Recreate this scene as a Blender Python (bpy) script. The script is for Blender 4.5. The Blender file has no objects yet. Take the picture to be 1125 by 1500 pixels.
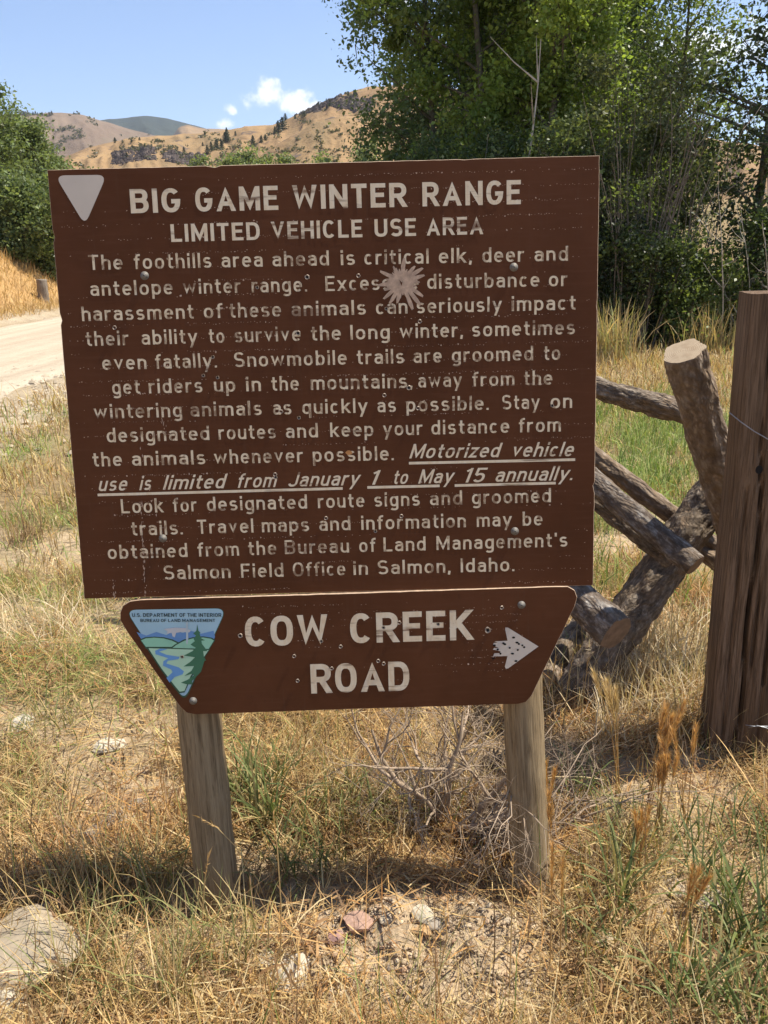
import bpy, math, random
import numpy as np
from mathutils import Vector, Matrix, geometry, noise as mnoise
from math import sin, cos, pi, radians, sqrt, atan2

random.seed(7)
rng = np.random.default_rng(11)
scene = bpy.context.scene
COL = scene.collection

# ------------------------------------------------------------------ camera
FPX, PITCH, ROLL, HCAM = 1187.0, 17.3, 1.5, 1.6
cam_data = bpy.data.cameras.new('camera')
cam_data.sensor_fit = 'VERTICAL'
cam_data.sensor_height = 36.0
cam_data.lens = 36.0 * FPX / 1500.0
cam_data.clip_start = 0.05
cam_data.clip_end = 20000
cam = bpy.data.objects.new('camera', cam_data)
COL.objects.link(cam)
cam.matrix_world = (Matrix.Translation((0, 0, HCAM)) @ Matrix.Rotation(radians(90 - PITCH), 4, 'X')
                    @ Matrix.Rotation(radians(-ROLL), 4, 'Z'))
scene.camera = cam

# ------------------------------------------------------------------ sky and sun
SUN = Vector((0.470, 0.095, 0.877)).normalized()
world = bpy.data.worlds.new('World')
scene.world = world
world.use_nodes = True
wt = world.node_tree
wt.nodes.clear()
SKY_STRENGTH = 0.105


def wn(kind, **kw):
    n = wt.nodes.new(kind)
    for k, v in kw.items():
        setattr(n, k, v)
    return n


w_out = wn('ShaderNodeOutputWorld')
w_bg = wn('ShaderNodeBackground')
w_bg.inputs['Strength'].default_value = SKY_STRENGTH
w_sky = wn('ShaderNodeTexSky', sky_type='NISHITA', sun_disc=False)
w_sky.sun_elevation = math.asin(SUN.z)
w_sky.sun_rotation = atan2(SUN.x, SUN.y)
w_sky.altitude = 1300
w_sky.air_density = 1.0
w_sky.dust_density = 0.6
w_sky.ozone_density = 1.0

sun_data = bpy.data.lights.new('sun', 'SUN')
sun_data.energy = 5.0
sun_data.angle = radians(0.53)
sun_data.color = (1.0, 0.93, 0.80)
sun = bpy.data.objects.new('sun', sun_data)
COL.objects.link(sun)
sun.rotation_euler = SUN.to_track_quat('Z', 'Y').to_euler()

vs = scene.view_settings
scene.display_settings.display_device = 'sRGB'
vs.view_transform = 'Standard'
vs.look = 'None'
vs.exposure = 0.86
vs.gamma = 1.0
vs.use_curve_mapping = False

# ------------------------------------------------------------------ pixel <-> place helpers
_R = np.array((Matrix.Rotation(radians(90 - PITCH), 3, 'X') @ Matrix.Rotation(radians(-ROLL), 3, 'Z')))


def ray(px, py):
    return _R @ np.array([(px - 562.5) / FPX, -(py - 750.0) / FPX, -1.0])


def gnd(px, py, z=0.0):
    d = ray(px, py)
    p = np.array([0, 0, HCAM]) + d * ((z - HCAM) / d[2])
    return Vector(p)


def aty(px, py, Y):
    d = ray(px, py)
    return Vector(np.array([0, 0, HCAM]) + d * (Y / d[1]))


# clouds: white puffs in the sky, laid out by direction of view
def build_clouds():
    L = wt.links.new
    tc = wn('ShaderNodeTexCoord')
    nz = wn('ShaderNodeTexNoise')
    nz.inputs['Scale'].default_value = 34.0
    nz.inputs['Detail'].default_value = 9.0
    nz.inputs['Roughness'].default_value = 0.62
    L(tc.outputs['Generated'], nz.inputs['Vector'])
    total = None
    spots = [(372, 146, 0.026, 1.0, 0.9), (398, 138, 0.036, 1.0, 1.0), (432, 150, 0.033, 1.0, .95), (462, 160, 0.026, 1.0, .8),
             (330, 181, 0.016, 1.0, .75), (338, 162, 0.016, 1.0, .5), (297, 152, 0.015, 1.0, .42),
             (575, 12, 0.05, 1.0, .85), (1010, 78, 0.06, 1, .9), (1090, 70, 0.05, 1, .8),
             (-500, 60, 0.10, 1, .9), (1500, 40, 0.12, 1, .9), (1750, 180, 0.10, 1, .9)]
    for px, py, rad, sq, amt in spots:
        d = Vector(ray(px, py)).normalized()
        sub = wn('ShaderNodeVectorMath', operation='SUBTRACT')
        L(tc.outputs['Generated'], sub.inputs[0])
        sub.inputs[1].default_value = d
        mul = wn('ShaderNodeVectorMath', operation='MULTIPLY')
        L(sub.outputs[0], mul.inputs[0])
        mul.inputs[1].default_value = (1.0, 1.0, 1.6)
        ln = wn('ShaderNodeVectorMath', operation='LENGTH')
        L(mul.outputs[0], ln.inputs[0])
        mr = wn('ShaderNodeMapRange', interpolation_type='SMOOTHSTEP')
        mr.inputs['From Min'].default_value = 0.0
        mr.inputs['From Max'].default_value = rad * 1.35
        mr.inputs['To Min'].default_value = amt
        mr.inputs['To Max'].default_value = 0.0
        L(ln.outputs['Value'], mr.inputs['Value'])
        if total is None:
            total = mr.outputs[0]
        else:
            mx = wn('ShaderNodeMath', operation='MAXIMUM')
            L(total, mx.inputs[0])
            L(mr.outputs[0], mx.inputs[1])
            total = mx.outputs[0]
    add = wn('ShaderNodeMath', operation='MULTIPLY_ADD')
    L(nz.outputs['Fac'], add.inputs[0])
    add.inputs[1].default_value = 2.3
    add.inputs[2].default_value = -1.18
    add2 = wn('ShaderNodeMath', operation='MULTIPLY_ADD')
    L(total, add2.inputs[0])
    add2.inputs[1].default_value = 1.05
    L(add.outputs[0], add2.inputs[2])
    ms = wn('ShaderNodeMapRange', interpolation_type='SMOOTHSTEP')
    ms.inputs['From Min'].default_value = 0.42
    ms.inputs['From Max'].default_value = 0.95
    L(add2.outputs[0], ms.inputs['Value'])
    mix = wn('ShaderNodeMix', data_type='RGBA')
    L(ms.outputs[0], mix.inputs['Factor'])
    # tint multiplied over the sky: less red and green, a deeper blue
    hs = wn('ShaderNodeMix', data_type='RGBA', blend_type='MULTIPLY')
    hs.inputs['Factor'].default_value = 1.0
    L(w_sky.outputs[0], hs.inputs['A'])
    hs.inputs['B'].default_value = (0.87, 0.95, 1.08, 1)
    L(hs.outputs['Result'], mix.inputs['A'])
    mix.inputs['B'].default_value = (7.0, 7.2, 7.5, 1)
    L(mix.outputs['Result'], w_bg.inputs['Color'])
    L(w_bg.outputs[0], w_out.inputs[0])


build_clouds()

# ------------------------------------------------------------------ numpy noise


def _hash(ix, iy, seed):
    h = (ix.astype(np.int64) * 374761393 + iy.astype(np.int64) * 668265263 + seed * 1442695041) & 0xFFFFFFFF
    h = ((h ^ (h >> 13)) * 1274126177) & 0xFFFFFFFF
    h = h ^ (h >> 16)
    return (h & 0xFFFFFF) / float(0xFFFFFF)


def vnoise(x, y, seed=0):
    x = np.asarray(x, float)
    y = np.asarray(y, float)
    ix = np.floor(x)
    iy = np.floor(y)
    fx = x - ix
    fy = y - iy
    fx = fx * fx * (3 - 2 * fx)
    fy = fy * fy * (3 - 2 * fy)
    a = _hash(ix, iy, seed)
    b = _hash(ix + 1, iy, seed)
    c = _hash(ix, iy + 1, seed)
    d = _hash(ix + 1, iy + 1, seed)
    return (a * (1 - fx) + b * fx) * (1 - fy) + (c * (1 - fx) + d * fx) * fy


def fbm(x, y, seed=0, octv=4):
    s = 0
    amp = 0.5
    tot = 0
    for k in range(octv):
        s = s + amp * vnoise(x, y, seed + k * 17)
        tot += amp
        x = np.asarray(x) * 2.03 + 3.1
        y = np.asarray(y) * 2.03 + 1.7
        amp *= 0.5
    return s / tot


def sstep(a, b, x):
    t = np.clip((np.asarray(x, float) - a) / (b - a), 0, 1)
    return t * t * (3 - 2 * t)


ROAD_L, ROAD_R = -10.9, -4.7


def terr(x, y):
    x = np.asarray(x, float)
    y = np.asarray(y, float)
    r = np.hypot(x, y)
    z = (fbm(x * 0.45, y * 0.45, 3) - 0.5) * 0.16 * sstep(2.5, 6, r)
    z = z + (fbm(x * 5, y * 5, 5, 4) - 0.5) * 0.05 * (1 - sstep(6, 14, r))
    z = z + (fbm(x * 22, y * 22, 9, 3) - 0.5) * 0.022 * (1 - sstep(3, 6, r))
    # small mound of loose dirt in front of the sign, hollow behind it
    md = np.exp(-(((x - 0.04) / 0.30) ** 2 + ((y - 1.60) / 0.15) ** 2))
    z = z + md * (0.055 + (fbm(x * 13, y * 13, 13, 5) - 0.5) * 0.12)
    z = z - 0.05 * np.exp(-(((x - 0.12) / 0.26) ** 2 + ((y - 1.95) / 0.12) ** 2))
    z = z - 0.04 * np.exp(-(((x + 0.6) / 0.45) ** 2 + ((y - 1.72) / 0.10) ** 2))
    # the road bed is level
    on = sstep(ROAD_L - 0.9, ROAD_L + 0.1, x) * (1 - sstep(ROAD_R - 0.1, ROAD_R + 1.2, x))
    z = z * (1 - on * 0.92) + 0.02 * on
    # bank on the far side of the road
    bank = sstep(-11.5, -17.0, x) if False else sstep(0, 1, (-11.6 - x) / 3.8)
    z = z + bank * 2.9 * (1 - sstep(30, 46, y)) * (0.8 + 0.4 * fbm(x * 0.3, y * 0.3, 21))
    # verge ridge on the road's far side
    z = z + 0.22 * np.exp(-((x + 11.7) / 0.5) ** 2) * (0.5 + fbm(x * 1.5, y * 1.5, 8))
    # the land rises slowly to the right behind the trees
    z = z + sstep(24, 80, y) * sstep(2, 30, x) * 6.0
    z = z + sstep(60, 600, r) * (fbm(x * 0.01, y * 0.01, 31) - 0.4) * 8
    return z


def tz(x, y):
    return float(terr(np.array([x]), np.array([y]))[0])


def on_ground(px, py):
    """Place under a point of the view, on the real terrain."""
    d = ray(px, py)
    t = np.geomspace(0.8, 400, 900)
    x, y, z = d[0] * t, d[1] * t, HCAM + d[2] * t
    under = z < terr(x, y)
    k = int(np.argmax(under)) if under.any() else len(t) - 1
    lo_, hi_ = t[max(k - 1, 0)], t[k]
    for _ in range(12):
        m = (lo_ + hi_) / 2
        if HCAM + d[2] * m < tz(d[0] * m, d[1] * m):
            hi_ = m
        else:
            lo_ = m
    return Vector((d[0] * hi_, d[1] * hi_, HCAM + d[2] * hi_))


# ------------------------------------------------------------------ materials
def new_mat(name):
    m = bpy.data.materials.new(name)
    m.use_nodes = True
    nt = m.node_tree
    nt.nodes.clear()
    out = nt.nodes.new('ShaderNodeOutputMaterial')
    return m, nt, out


class NB:
    def __init__(self, nt):
        self.nt = nt

    def n(self, kind, **kw):
        nd = self.nt.nodes.new(kind)
        for k, v in kw.items():
            setattr(nd, k, v)
        return nd

    def l(self, a, b):
        self.nt.links.new(a, b)

    def noise(self, vec, scale, detail=4, rough=0.55, dist=0.0):
        t = self.n('ShaderNodeTexNoise')
        t.inputs['Scale'].default_value = scale
        t.inputs['Detail'].default_value = detail
        t.inputs['Roughness'].default_value = rough
        t.inputs['Distortion'].default_value = dist
        if vec is not None:
            self.l(vec, t.inputs['Vector'])
        return t.outputs['Fac']

    def ramp(self, fac, stops, interp='LINEAR'):
        r = self.n('ShaderNodeValToRGB')
        cr = r.color_ramp
        cr.interpolation = interp
        while len(cr.elements) < len(stops):
            cr.elements.new(0.5)
        for e, (p, c) in zip(cr.elements, stops):
            e.position = p
            e.color = (c[0], c[1], c[2], 1) if not isinstance(c, (int, float)) else (c, c, c, 1)
        self.l(fac, r.inputs[0])
        return r.outputs[0]

    def mix(self, fac, a, b, blend='MIX'):
        m = self.n('ShaderNodeMix', data_type='RGBA', blend_type=blend)
        for sock, v in ((m.inputs['Factor'], fac), (m.inputs['A'], a), (m.inputs['B'], b)):
            if hasattr(v, 'is_output') or isinstance(v, bpy.types.NodeSocket):
                self.l(v, sock)
            elif isinstance(v, (int, float)):
                sock.default_value = v
            else:
                sock.default_value = (v[0], v[1], v[2], 1)
        return m.outputs['Result']

    def map(self, scale=(1, 1, 1), coord='Object', rot=(0, 0, 0)):
        tc = self.n('ShaderNodeTexCoord')
        mp = self.n('ShaderNodeMapping')
        mp.inputs['Scale'].default_value = scale
        mp.inputs['Rotation'].default_value = rot
        self.l(tc.outputs[coord], mp.inputs['Vector'])
        return mp.outputs[0]

    def bump(self, h, strength=0.4, dist=0.01):
        b = self.n('ShaderNodeBump')
        b.inputs['Strength'].default_value = strength
        b.inputs['Distance'].default_value = dist
        self.l(h, b.inputs['Height'])
        return b.outputs[0]

    def bsdf(self, color, rough=0.8, normal=None, metal=0.0, spec=0.3):
        p = self.n('ShaderNodeBsdfPrincipled')
        if isinstance(color, bpy.types.NodeSocket):
            self.l(color, p.inputs['Base Color'])
        else:
            p.inputs['Base Color'].default_value = (*color, 1)
        if isinstance(rough, bpy.types.NodeSocket):
            self.l(rough, p.inputs['Roughness'])
        else:
            p.inputs['Roughness'].default_value = rough
        p.inputs['Metallic'].default_value = metal
        p.inputs['Specular IOR Level'].default_value = spec
        if normal is not None:
            self.l(normal, p.inputs['Normal'])
        return p.outputs[0]


def mat_attr(name, rough=0.8, translucent=0.0, spec=0.15, vary=0.25, scale=8.0):
    """Colour from the mesh's own per-vertex colours, with a fine procedural variation."""
    m, nt, out = new_mat(name)
    b = NB(nt)
    at = b.n('ShaderNodeAttribute')
    at.attribute_name = 'tint'
    nf = b.noise(b.map(), scale, 3)
    fac = b.ramp(nf, [(0.3, 1 - vary), (0.7, 1.0)])
    c = b.mix(1.0, at.outputs['Color'], fac, 'MULTIPLY')
    s = b.bsdf(c, rough, spec=spec)
    if translucent > 0:
        tr = b.n('ShaderNodeBsdfTranslucent')
        c2 = b.mix(1.0, c, (1.25, 1.25, 0.75), 'MULTIPLY')
        b.l(c2, tr.inputs['Color'])
        mx = b.n('ShaderNodeMixShader')
        mx.inputs[0].default_value = translucent
        b.l(s, mx.inputs[1])
        b.l(tr.outputs[0], mx.inputs[2])
        s = mx.outputs[0]
    b.l(s, out.inputs['Surface'])
    return m


def mat_sign():
    m, nt, out = new_mat('brown_sign_paint')
    b = NB(nt)
    v = b.map((1, 1, 1))
    n1 = b.noise(v, 3.2, 4, 0.6)
    n2 = b.noise(v, 60, 4, 0.65)
    c = b.mix(b.ramp(n1, [(0.35, 0), (0.65, 1)]), (0.076, 0.0260, 0.0088), (0.103, 0.0365, 0.0140))
    c = b.mix(b.ramp(n2, [(0.62, 0), (0.72, 0.5)]), c, (0.07, 0.028, 0.013))
    streak = b.noise(b.map((2.2, 1, 26)), 4.0, 3, 0.6)
    c = b.mix(b.ramp(streak, [(0.5, 0), (0.72, 0.38)]), c, (0.115, 0.046, 0.022))
    drip = b.noise(b.map((30, 1, 1.6)), 2.0, 3, 0.6)
    c = b.mix(b.ramp(drip, [(0.60, 0), (0.75, 0.3)]), c, (0.10, 0.055, 0.032))
    bp = b.bump(b.mix(0.3, streak, n2), 0.10, 0.002)
    b.l(b.bsdf(c, b.ramp(n2, [(0.3, 0.55), (0.7, 0.72)]), bp, spec=0.13), out.inputs['Surface'])
    return m


def mat_letter(base=(0.70, 0.58, 0.40), worn=0.62, name='faded_letter_film'):
    m, nt, out = new_mat(name)
    b = NB(nt)
    v = b.map()
    big = b.noise(v, 5.0, 3, 0.6)
    mid = b.noise(b.map((1.6, 1, 0.6)), 46, 3, 0.65)
    fine = b.noise(b.map((1, 1, 4)), 150, 3, 0.7)
    add = b.n('ShaderNodeMath', operation='MULTIPLY_ADD')
    b.l(big, add.inputs[0])
    add.inputs[1].default_value = 0.45
    b.l(mid, add.inputs[2])
    add2 = b.n('ShaderNodeMath', operation='MULTIPLY_ADD')
    b.l(fine, add2.inputs[0])
    add2.inputs[1].default_value = 0.22
    b.l(add.outputs[0], add2.inputs[2])
    fade = b.ramp(add2.outputs[0], [(worn + 0.22, 0), (worn + 0.36, 0.78)])
    band = b.noise(b.map((2.0, 1, 17)), 2.6, 4, 0.6)
    fade = b.mix(b.ramp(band, [(0.57, 0), (0.66, 1.0)]), fade, (0.85, 0.85, 0.85))
    tint = b.mix(b.ramp(mid, [(0.4, 0), (0.7, 0.7)]), base, (base[0] * 0.86, base[1] * 0.74, base[2] * 0.6))
    c = b.mix(fade, tint, (0.15, 0.075, 0.04))
    b.l(b.bsdf(c, 0.55, spec=0.25), out.inputs['Surface'])
    return m


def mat_plain(name, col, rough=0.6, metal=0.0, spec=0.3, vary=0.3, scale=20, bump=0.1):
    m, nt, out = new_mat(name)
    b = NB(nt)
    nf = b.noise(b.map(), scale, 5, 0.6)
    dark = tuple(c * (1 - vary) for c in col)
    c = b.mix(b.ramp(nf, [(0.35, 0), (0.65, 1)]), dark, col)
    b.l(b.bsdf(c, rough, b.bump(nf, bump, 0.003), metal, spec), out.inputs['Surface'])
    return m


def mat_wood(name, light, mid, dark, stretch=(26, 26, 1.1), scale=3.0, bump=0.6):
    """Weathered timber; the grain runs along the object's own Z."""
    m, nt, out = new_mat(name)
    b = NB(nt)
    v = b.map(stretch)
    g = b.noise(v, scale, 6, 0.7, 0.4)
    g2 = b.noise(b.map((stretch[0] * 2.4, stretch[1] * 2.4, stretch[2] * 1.6)), scale, 3, 0.7)
    blot = b.noise(b.map((1, 1, 0.35)), 5.0, 4, 0.6)
    c = b.ramp(g, [(0.30, dark), (0.46, mid), (0.62, light), (0.75, mid)])
    c = b.mix(b.ramp(g2, [(0.56, 0), (0.66, 0.75)]), c, dark)
    c = b.mix(b.ramp(blot, [(0.42, 0), (0.70, 0.6)]), c, mid)
    c = b.mix(b.ramp(blot, [(0.60, 0), (0.74, 0.55)]), c, dark)
    h = b.mix(0.5, g, g2)
    b.l(b.bsdf(c, 0.85, b.bump(h, bump, 0.006), spec=0.15), out.inputs['Surface'])
    return m


def mat_bark(name, cols, scale=16.0):
    m, nt, out = new_mat(name)
    b = NB(nt)
    vo = b.n('ShaderNodeTexVoronoi')
    vo.inputs['Scale'].default_value = scale * 2.2
    mp = b.map((1, 1, 0.5))
    nz = b.n('ShaderNodeTexNoise')
    nz.inputs['Scale'].default_value = 9
    b.l(mp, nz.inputs['Vector'])
    mxv = b.n('ShaderNodeMix', data_type='VECTOR')
    mxv.inputs['Factor'].default_value = 0.10
    b.l(mp, mxv.inputs['A'])
    b.l(nz.outputs['Color'], mxv.inputs['B'])
    b.l(mxv.outputs['Result'], vo.inputs['Vector'])
    n1 = b.noise(mp, scale, 6, 0.7)
    n2 = b.noise(b.map(), scale * 0.33, 5, 0.7)
    c = b.ramp(n1, [(0.32, cols[0]), (0.5, cols[1]), (0.68, cols[2])])
    c = b.mix(b.ramp(n2, [(0.50, 0), (0.62, 0.85)]), c, cols[3])
    c = b.mix(b.ramp(vo.outputs['Distance'], [(0.0, 0.0), (0.5, 0.55)]), c, cols[0])
    h = b.mix(0.5, n1, vo.outputs['Distance'])
    b.l(b.bsdf(c, 0.9, b.bump(h, 0.9, 0.012), spec=0.1), out.inputs['Surface'])
    return m


def mat_ground():
    m, nt, out = new_mat('dry_earth')
    b = NB(nt)
    at = b.n('ShaderNodeAttribute')
    at.attribute_name = 'tint'
    v = b.map()
    n1 = b.noise(v, 1.7, 6, 0.65)
    n2 = b.noise(v, 24, 6, 0.7)
    n3 = b.noise(v, 120, 4, 0.7)
    c = b.mix(1.0, at.outputs['Color'], b.ramp(n2, [(0.28, 0.55), (0.5, 0.95), (0.72, 1.25)]), 'MULTIPLY')
    c = b.mix(1.0, c, b.ramp(n3, [(0.3, 0.70), (0.7, 1.15)]), 'MULTIPLY')
    c = b.mix(1.0, c, b.ramp(n1, [(0.3, 0.82), (0.7, 1.1)]), 'MULTIPLY')
    h = b.mix(0.35, n2, n3)
    b.l(b.bsdf(c, 0.95, b.bump(h, 0.8, 0.02), spec=0.05), out.inputs['Surface'])
    return m


def mat_road():
    m, nt, out = new_mat('pale_gravel')
    b = NB(nt)
    v = b.map()
    n1 = b.noise(b.map((1.9, 0.06, 1)), 1.1, 5, 0.7)
    n2 = b.noise(v, 28, 6, 0.75)
    n3 = b.noise(v, 3, 5, 0.65)
    c = b.mix(b.ramp(n1, [(0.3, 0), (0.7, 1)]), (0.40, 0.325, 0.24), (0.54, 0.46, 0.35))
    c = b.mix(1.0, c, b.ramp(n2, [(0.3, 0.78), (0.7, 1.1)]), 'MULTIPLY')
    c = b.mix(1.0, c, b.ramp(n3, [(0.3, 0.9), (0.7, 1.05)]), 'MULTIPLY')
    b.l(b.bsdf(c, 0.95, b.bump(n2, 0.6, 0.02), spec=0.05), out.inputs['Surface'])
    return m


def mat_hill(name, grass, grass2, rock, shrub, rockamt=0.64, sc=1.0):
    m, nt, out = new_mat(name)
    b = NB(nt)
    v = b.map()
    geo = b.n('ShaderNodeNewGeometry')
    n1 = b.noise(v, 0.012 * sc, 6, 0.6)
    n2 = b.noise(v, 0.10 * sc, 6, 0.7)
    n3 = b.noise(v, 0.35 * sc, 5, 0.75)
    gul = b.noise(b.map((1, 0.16, 0.16)), 0.06 * sc, 5, 0.65)
    c = b.mix(b.ramp(n1, [(0.38, 0), (0.62, 1)]), grass, grass2)
    c = b.mix(b.ramp(gul, [(0.52, 0), (0.66, 0.45)]), c, shrub)
    c = b.mix(b.ramp(n3, [(0.58, 0), (0.66, 0.6)]), c, shrub)
    c = b.mix(b.ramp(n2, [(rockamt, 0), (rockamt + 0.05, 0.9)]), c, rock)
    sep = b.n('ShaderNodeSeparateXYZ')
    b.l(geo.outputs['Normal'], sep.inputs[0])
    c = b.mix(b.ramp(sep.outputs['Z'], [(0.60, 0.9), (0.72, 0.0)]), c, rock)
    b.l(b.bsdf(c, 0.95, b.bump(n2, 0.8, 2.0 / sc), spec=0.03), out.inputs['Surface'])
    return m


M = {}
M['sign'] = mat_sign()
M['letter'] = mat_letter()
M['heading'] = mat_letter((0.72, 0.61, 0.44), 0.80, 'heading_letter_film')
M['tri'] = mat_plain('grey_reflective_film', (0.58, 0.50, 0.41), 0.5, 0.0, 0.2, 0.10, 6, 0.02)
M['edge'] = mat_plain('raw_panel_edge', (0.50, 0.36, 0.25), 0.8, vary=0.35, scale=60)
M['chip'] = mat_plain('bare_substrate', (0.56, 0.39, 0.28), 0.75, vary=0.3, scale=90)
M['peel'] = mat_plain('peeled_patch_film', (0.54, 0.375, 0.26), 0.7, vary=0.42, scale=70)
M['bolt'] = mat_plain('galvanised_steel', (0.20, 0.18, 0.155), 0.65, 0.35, 0.5, 0.35, 60, 0.2)
M['hole'] = mat_plain('dark_hole', (0.012, 0.010, 0.009), 0.9)
M['rim'] = mat_plain('bent_metal_rim', (0.34, 0.27, 0.21), 0.5, 0.4, 0.4, 0.4, 120)
M['rust'] = mat_plain('orange_rust', (0.52, 0.24, 0.08), 0.8)
M['round_post'] = mat_wood('weathered_round_post_wood', (0.33, 0.25, 0.145), (0.23, 0.165, 0.092), (0.075, 0.052, 0.028), (34, 34, 1.6))
M['timber'] = mat_wood('old_timber_wood', (0.25, 0.165, 0.105), (0.135, 0.085, 0.05), (0.038, 0.025, 0.016), (40, 40, 1.4), bump=1.0)
M['greywood'] = mat_wood('grey_board_wood', (0.32, 0.27, 0.22), (0.20, 0.165, 0.13), (0.09, 0.075, 0.06), (20, 20, 0.8))
M['bark'] = mat_bark('rough_grey_bark', [(0.06, 0.045, 0.032), (0.25, 0.195, 0.145), (0.52, 0.44, 0.35), (0.31, 0.22, 0.145)], 46)
M['bark_pale'] = mat_bark('peeling_pale_bark', [(0.09, 0.065, 0.045), (0.27, 0.20, 0.145), (0.54, 0.46, 0.37), (0.34, 0.24, 0.155)], 34)
M['bark_moss'] = mat_bark('lichened_bark', [(0.06, 0.045, 0.034), (0.19, 0.15, 0.12), (0.56, 0.52, 0.47), (0.27, 0.205, 0.15)], 38)
def mat_rings(name, a_, b_):
    m, nt, out = new_mat(name)
    b = NB(nt)
    w = b.n('ShaderNodeTexWave', wave_type='RINGS', rings_direction='Z')
    w.inputs['Scale'].default_value = 55
    w.inputs['Distortion'].default_value = 2.5
    w.inputs['Detail'].default_value = 2
    w.inputs['Detail Scale'].default_value = 0.6
    b.l(b.map(), w.inputs['Vector'])
    n1 = b.noise(b.map(), 24, 5, 0.7)
    c = b.mix(b.ramp(w.outputs['Fac'], [(0.2, 0), (0.9, 0.65)]), a_, b_)
    c = b.mix(b.ramp(n1, [(0.45, 0), (0.7, 0.7)]), c, b_)
    b.l(b.bsdf(c, 0.85, b.bump(n1, 0.4, 0.003), spec=0.1), out.inputs['Surface'])
    return m


M['cut'] = mat_rings('sawn_log_end_rings', (0.44, 0.35, 0.245), (0.27, 0.195, 0.125))
M['cut_plain'] = mat_plain('sawn_log_end', (0.62, 0.50, 0.36), 0.8, vary=0.25, scale=40)
M['cut_dark'] = mat_plain('shaded_log_end', (0.26, 0.165, 0.10), 0.85, vary=0.35, scale=30)  # log ends turned from the sun: their shade is put into the colour
M['ground'] = mat_ground()
M['road'] = mat_road()
M['blade'] = mat_attr('grass_blade', 0.6, 0.28, 0.25, 0.15, 30)
M['leaf'] = mat_attr('tree_leaf', 0.45, 0.42, 0.35, 0.12, 3)
M['stone'] = mat_attr('stone', 0.9, 0, 0.15, 0.30, 3.2)
M['emblem'] = mat_attr('emblem_print', 0.5, 0, 0.25, 0.08, 14)
M['tree_bark'] = mat_bark('tree_trunk_bark', [(0.07, 0.06, 0.045), (0.17, 0.15, 0.11), (0.30, 0.28, 0.22), (0.22, 0.19, 0.15)], 9)
M['twig'] = mat_plain('bleached_twig', (0.40, 0.30, 0.21), 0.8, vary=0.45, scale=30)
M['wire'] = mat_plain('galvanised_wire', (0.35, 0.36, 0.38), 0.4, 0.8)
M['hill_tan'] = mat_hill('sunburnt_hill', (0.31, 0.205, 0.105), (0.235, 0.15, 0.082), (0.115, 0.090, 0.080), (0.155, 0.125, 0.075), 0.60)
M['hill_grey'] = mat_hill('sage_hill', (0.21, 0.155, 0.115), (0.165, 0.12, 0.09), (0.16, 0.12, 0.10), (0.17, 0.14, 0.10), 0.70, 0.5)
M['hill_forest'] = mat_hill('forested_hill', (0.030, 0.043, 0.043), (0.045, 0.055, 0.045), (0.03, 0.04, 0.04), (0.03, 0.04, 0.04), 0.6, 0.4)
M['cliff'] = mat_bark('dark_cliff_rock', [(0.06, 0.048, 0.045), (0.13, 0.105, 0.095), (0.22, 0.17, 0.14), (0.16, 0.125, 0.105)], 0.10)


# ------------------------------------------------------------------ mesh helpers
def link(name, me, mat=None, parent=None):
    o = bpy.data.objects.new(name, me)
    COL.objects.link(o)
    if mat is not None and me is not None and len(me.materials) == 0:
        me.materials.append(mat)
    if parent is not None:
        o.parent = parent
    return o


def tag(o, label=None, cat=None, group=None, kind=None):
    if label:
        o['label'] = label
    if cat:
        o['category'] = cat
    if group:
        o['group'] = group
    if kind:
        o['kind'] = kind
    return o


def empty(name, loc=(0, 0, 0), rot=(0, 0, 0)):
    o = bpy.data.objects.new(name, None)
    COL.objects.link(o)
    o.location = loc
    o.rotation_euler = rot
    o.empty_display_size = 0.1
    return o


def np_mesh(name, verts, loops, starts, colors=None, smooth=False):
    """Fast mesh from numpy arrays."""
    me = bpy.data.meshes.new(name)
    verts = np.ascontiguousarray(verts, dtype=np.float32)
    me.vertices.add(len(verts))
    me.vertices.foreach_set('co', verts.ravel())
    me.loops.add(len(loops))
    me.loops.foreach_set('vertex_index', np.ascontiguousarray(loops, dtype=np.int32))
    me.polygons.add(len(starts))
    me.polygons.foreach_set('loop_start', np.ascontiguousarray(starts, dtype=np.int32))
    if smooth:
        me.polygons.foreach_set('use_smooth', np.ones(len(starts), dtype=bool))
    me.update(calc_edges=True)
    if colors is not None:
        a = me.attributes.new('tint', 'FLOAT_COLOR', 'POINT')
        c = np.ones((len(verts), 4), dtype=np.float32)
        c[:, :3] = colors
        a.data.foreach_set('color', c.ravel())
    return me


def py_mesh(name, verts, faces, smooth=False, colors=None):
    me = bpy.data.meshes.new(name)
    me.from_pydata([tuple(v) for v in verts], [], faces)
    if smooth:
        for p in me.polygons:
            p.use_smooth = True
    if colors is not None:
        a = me.attributes.new('tint', 'FLOAT_COLOR', 'POINT')
        c = np.ones((len(verts), 4), dtype=np.float32)
        c[:, :3] = np.array(colors)
        a.data.foreach_set('color', c.ravel())
    me.update()
    return me


def grid_faces(nu, nv, closed_u=False):
    i = np.arange(nu if closed_u else nu - 1)
    j = np.arange(nv - 1)
    I, J = np.meshgrid(i, j, indexing='ij')
    I2 = (I + 1) % nu
    f = np.stack([I * nv + J, I2 * nv + J, I2 * nv + J + 1, I * nv + J + 1], -1).reshape(-1, 4)
    return f.ravel(), np.arange(len(f)) * 4


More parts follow.
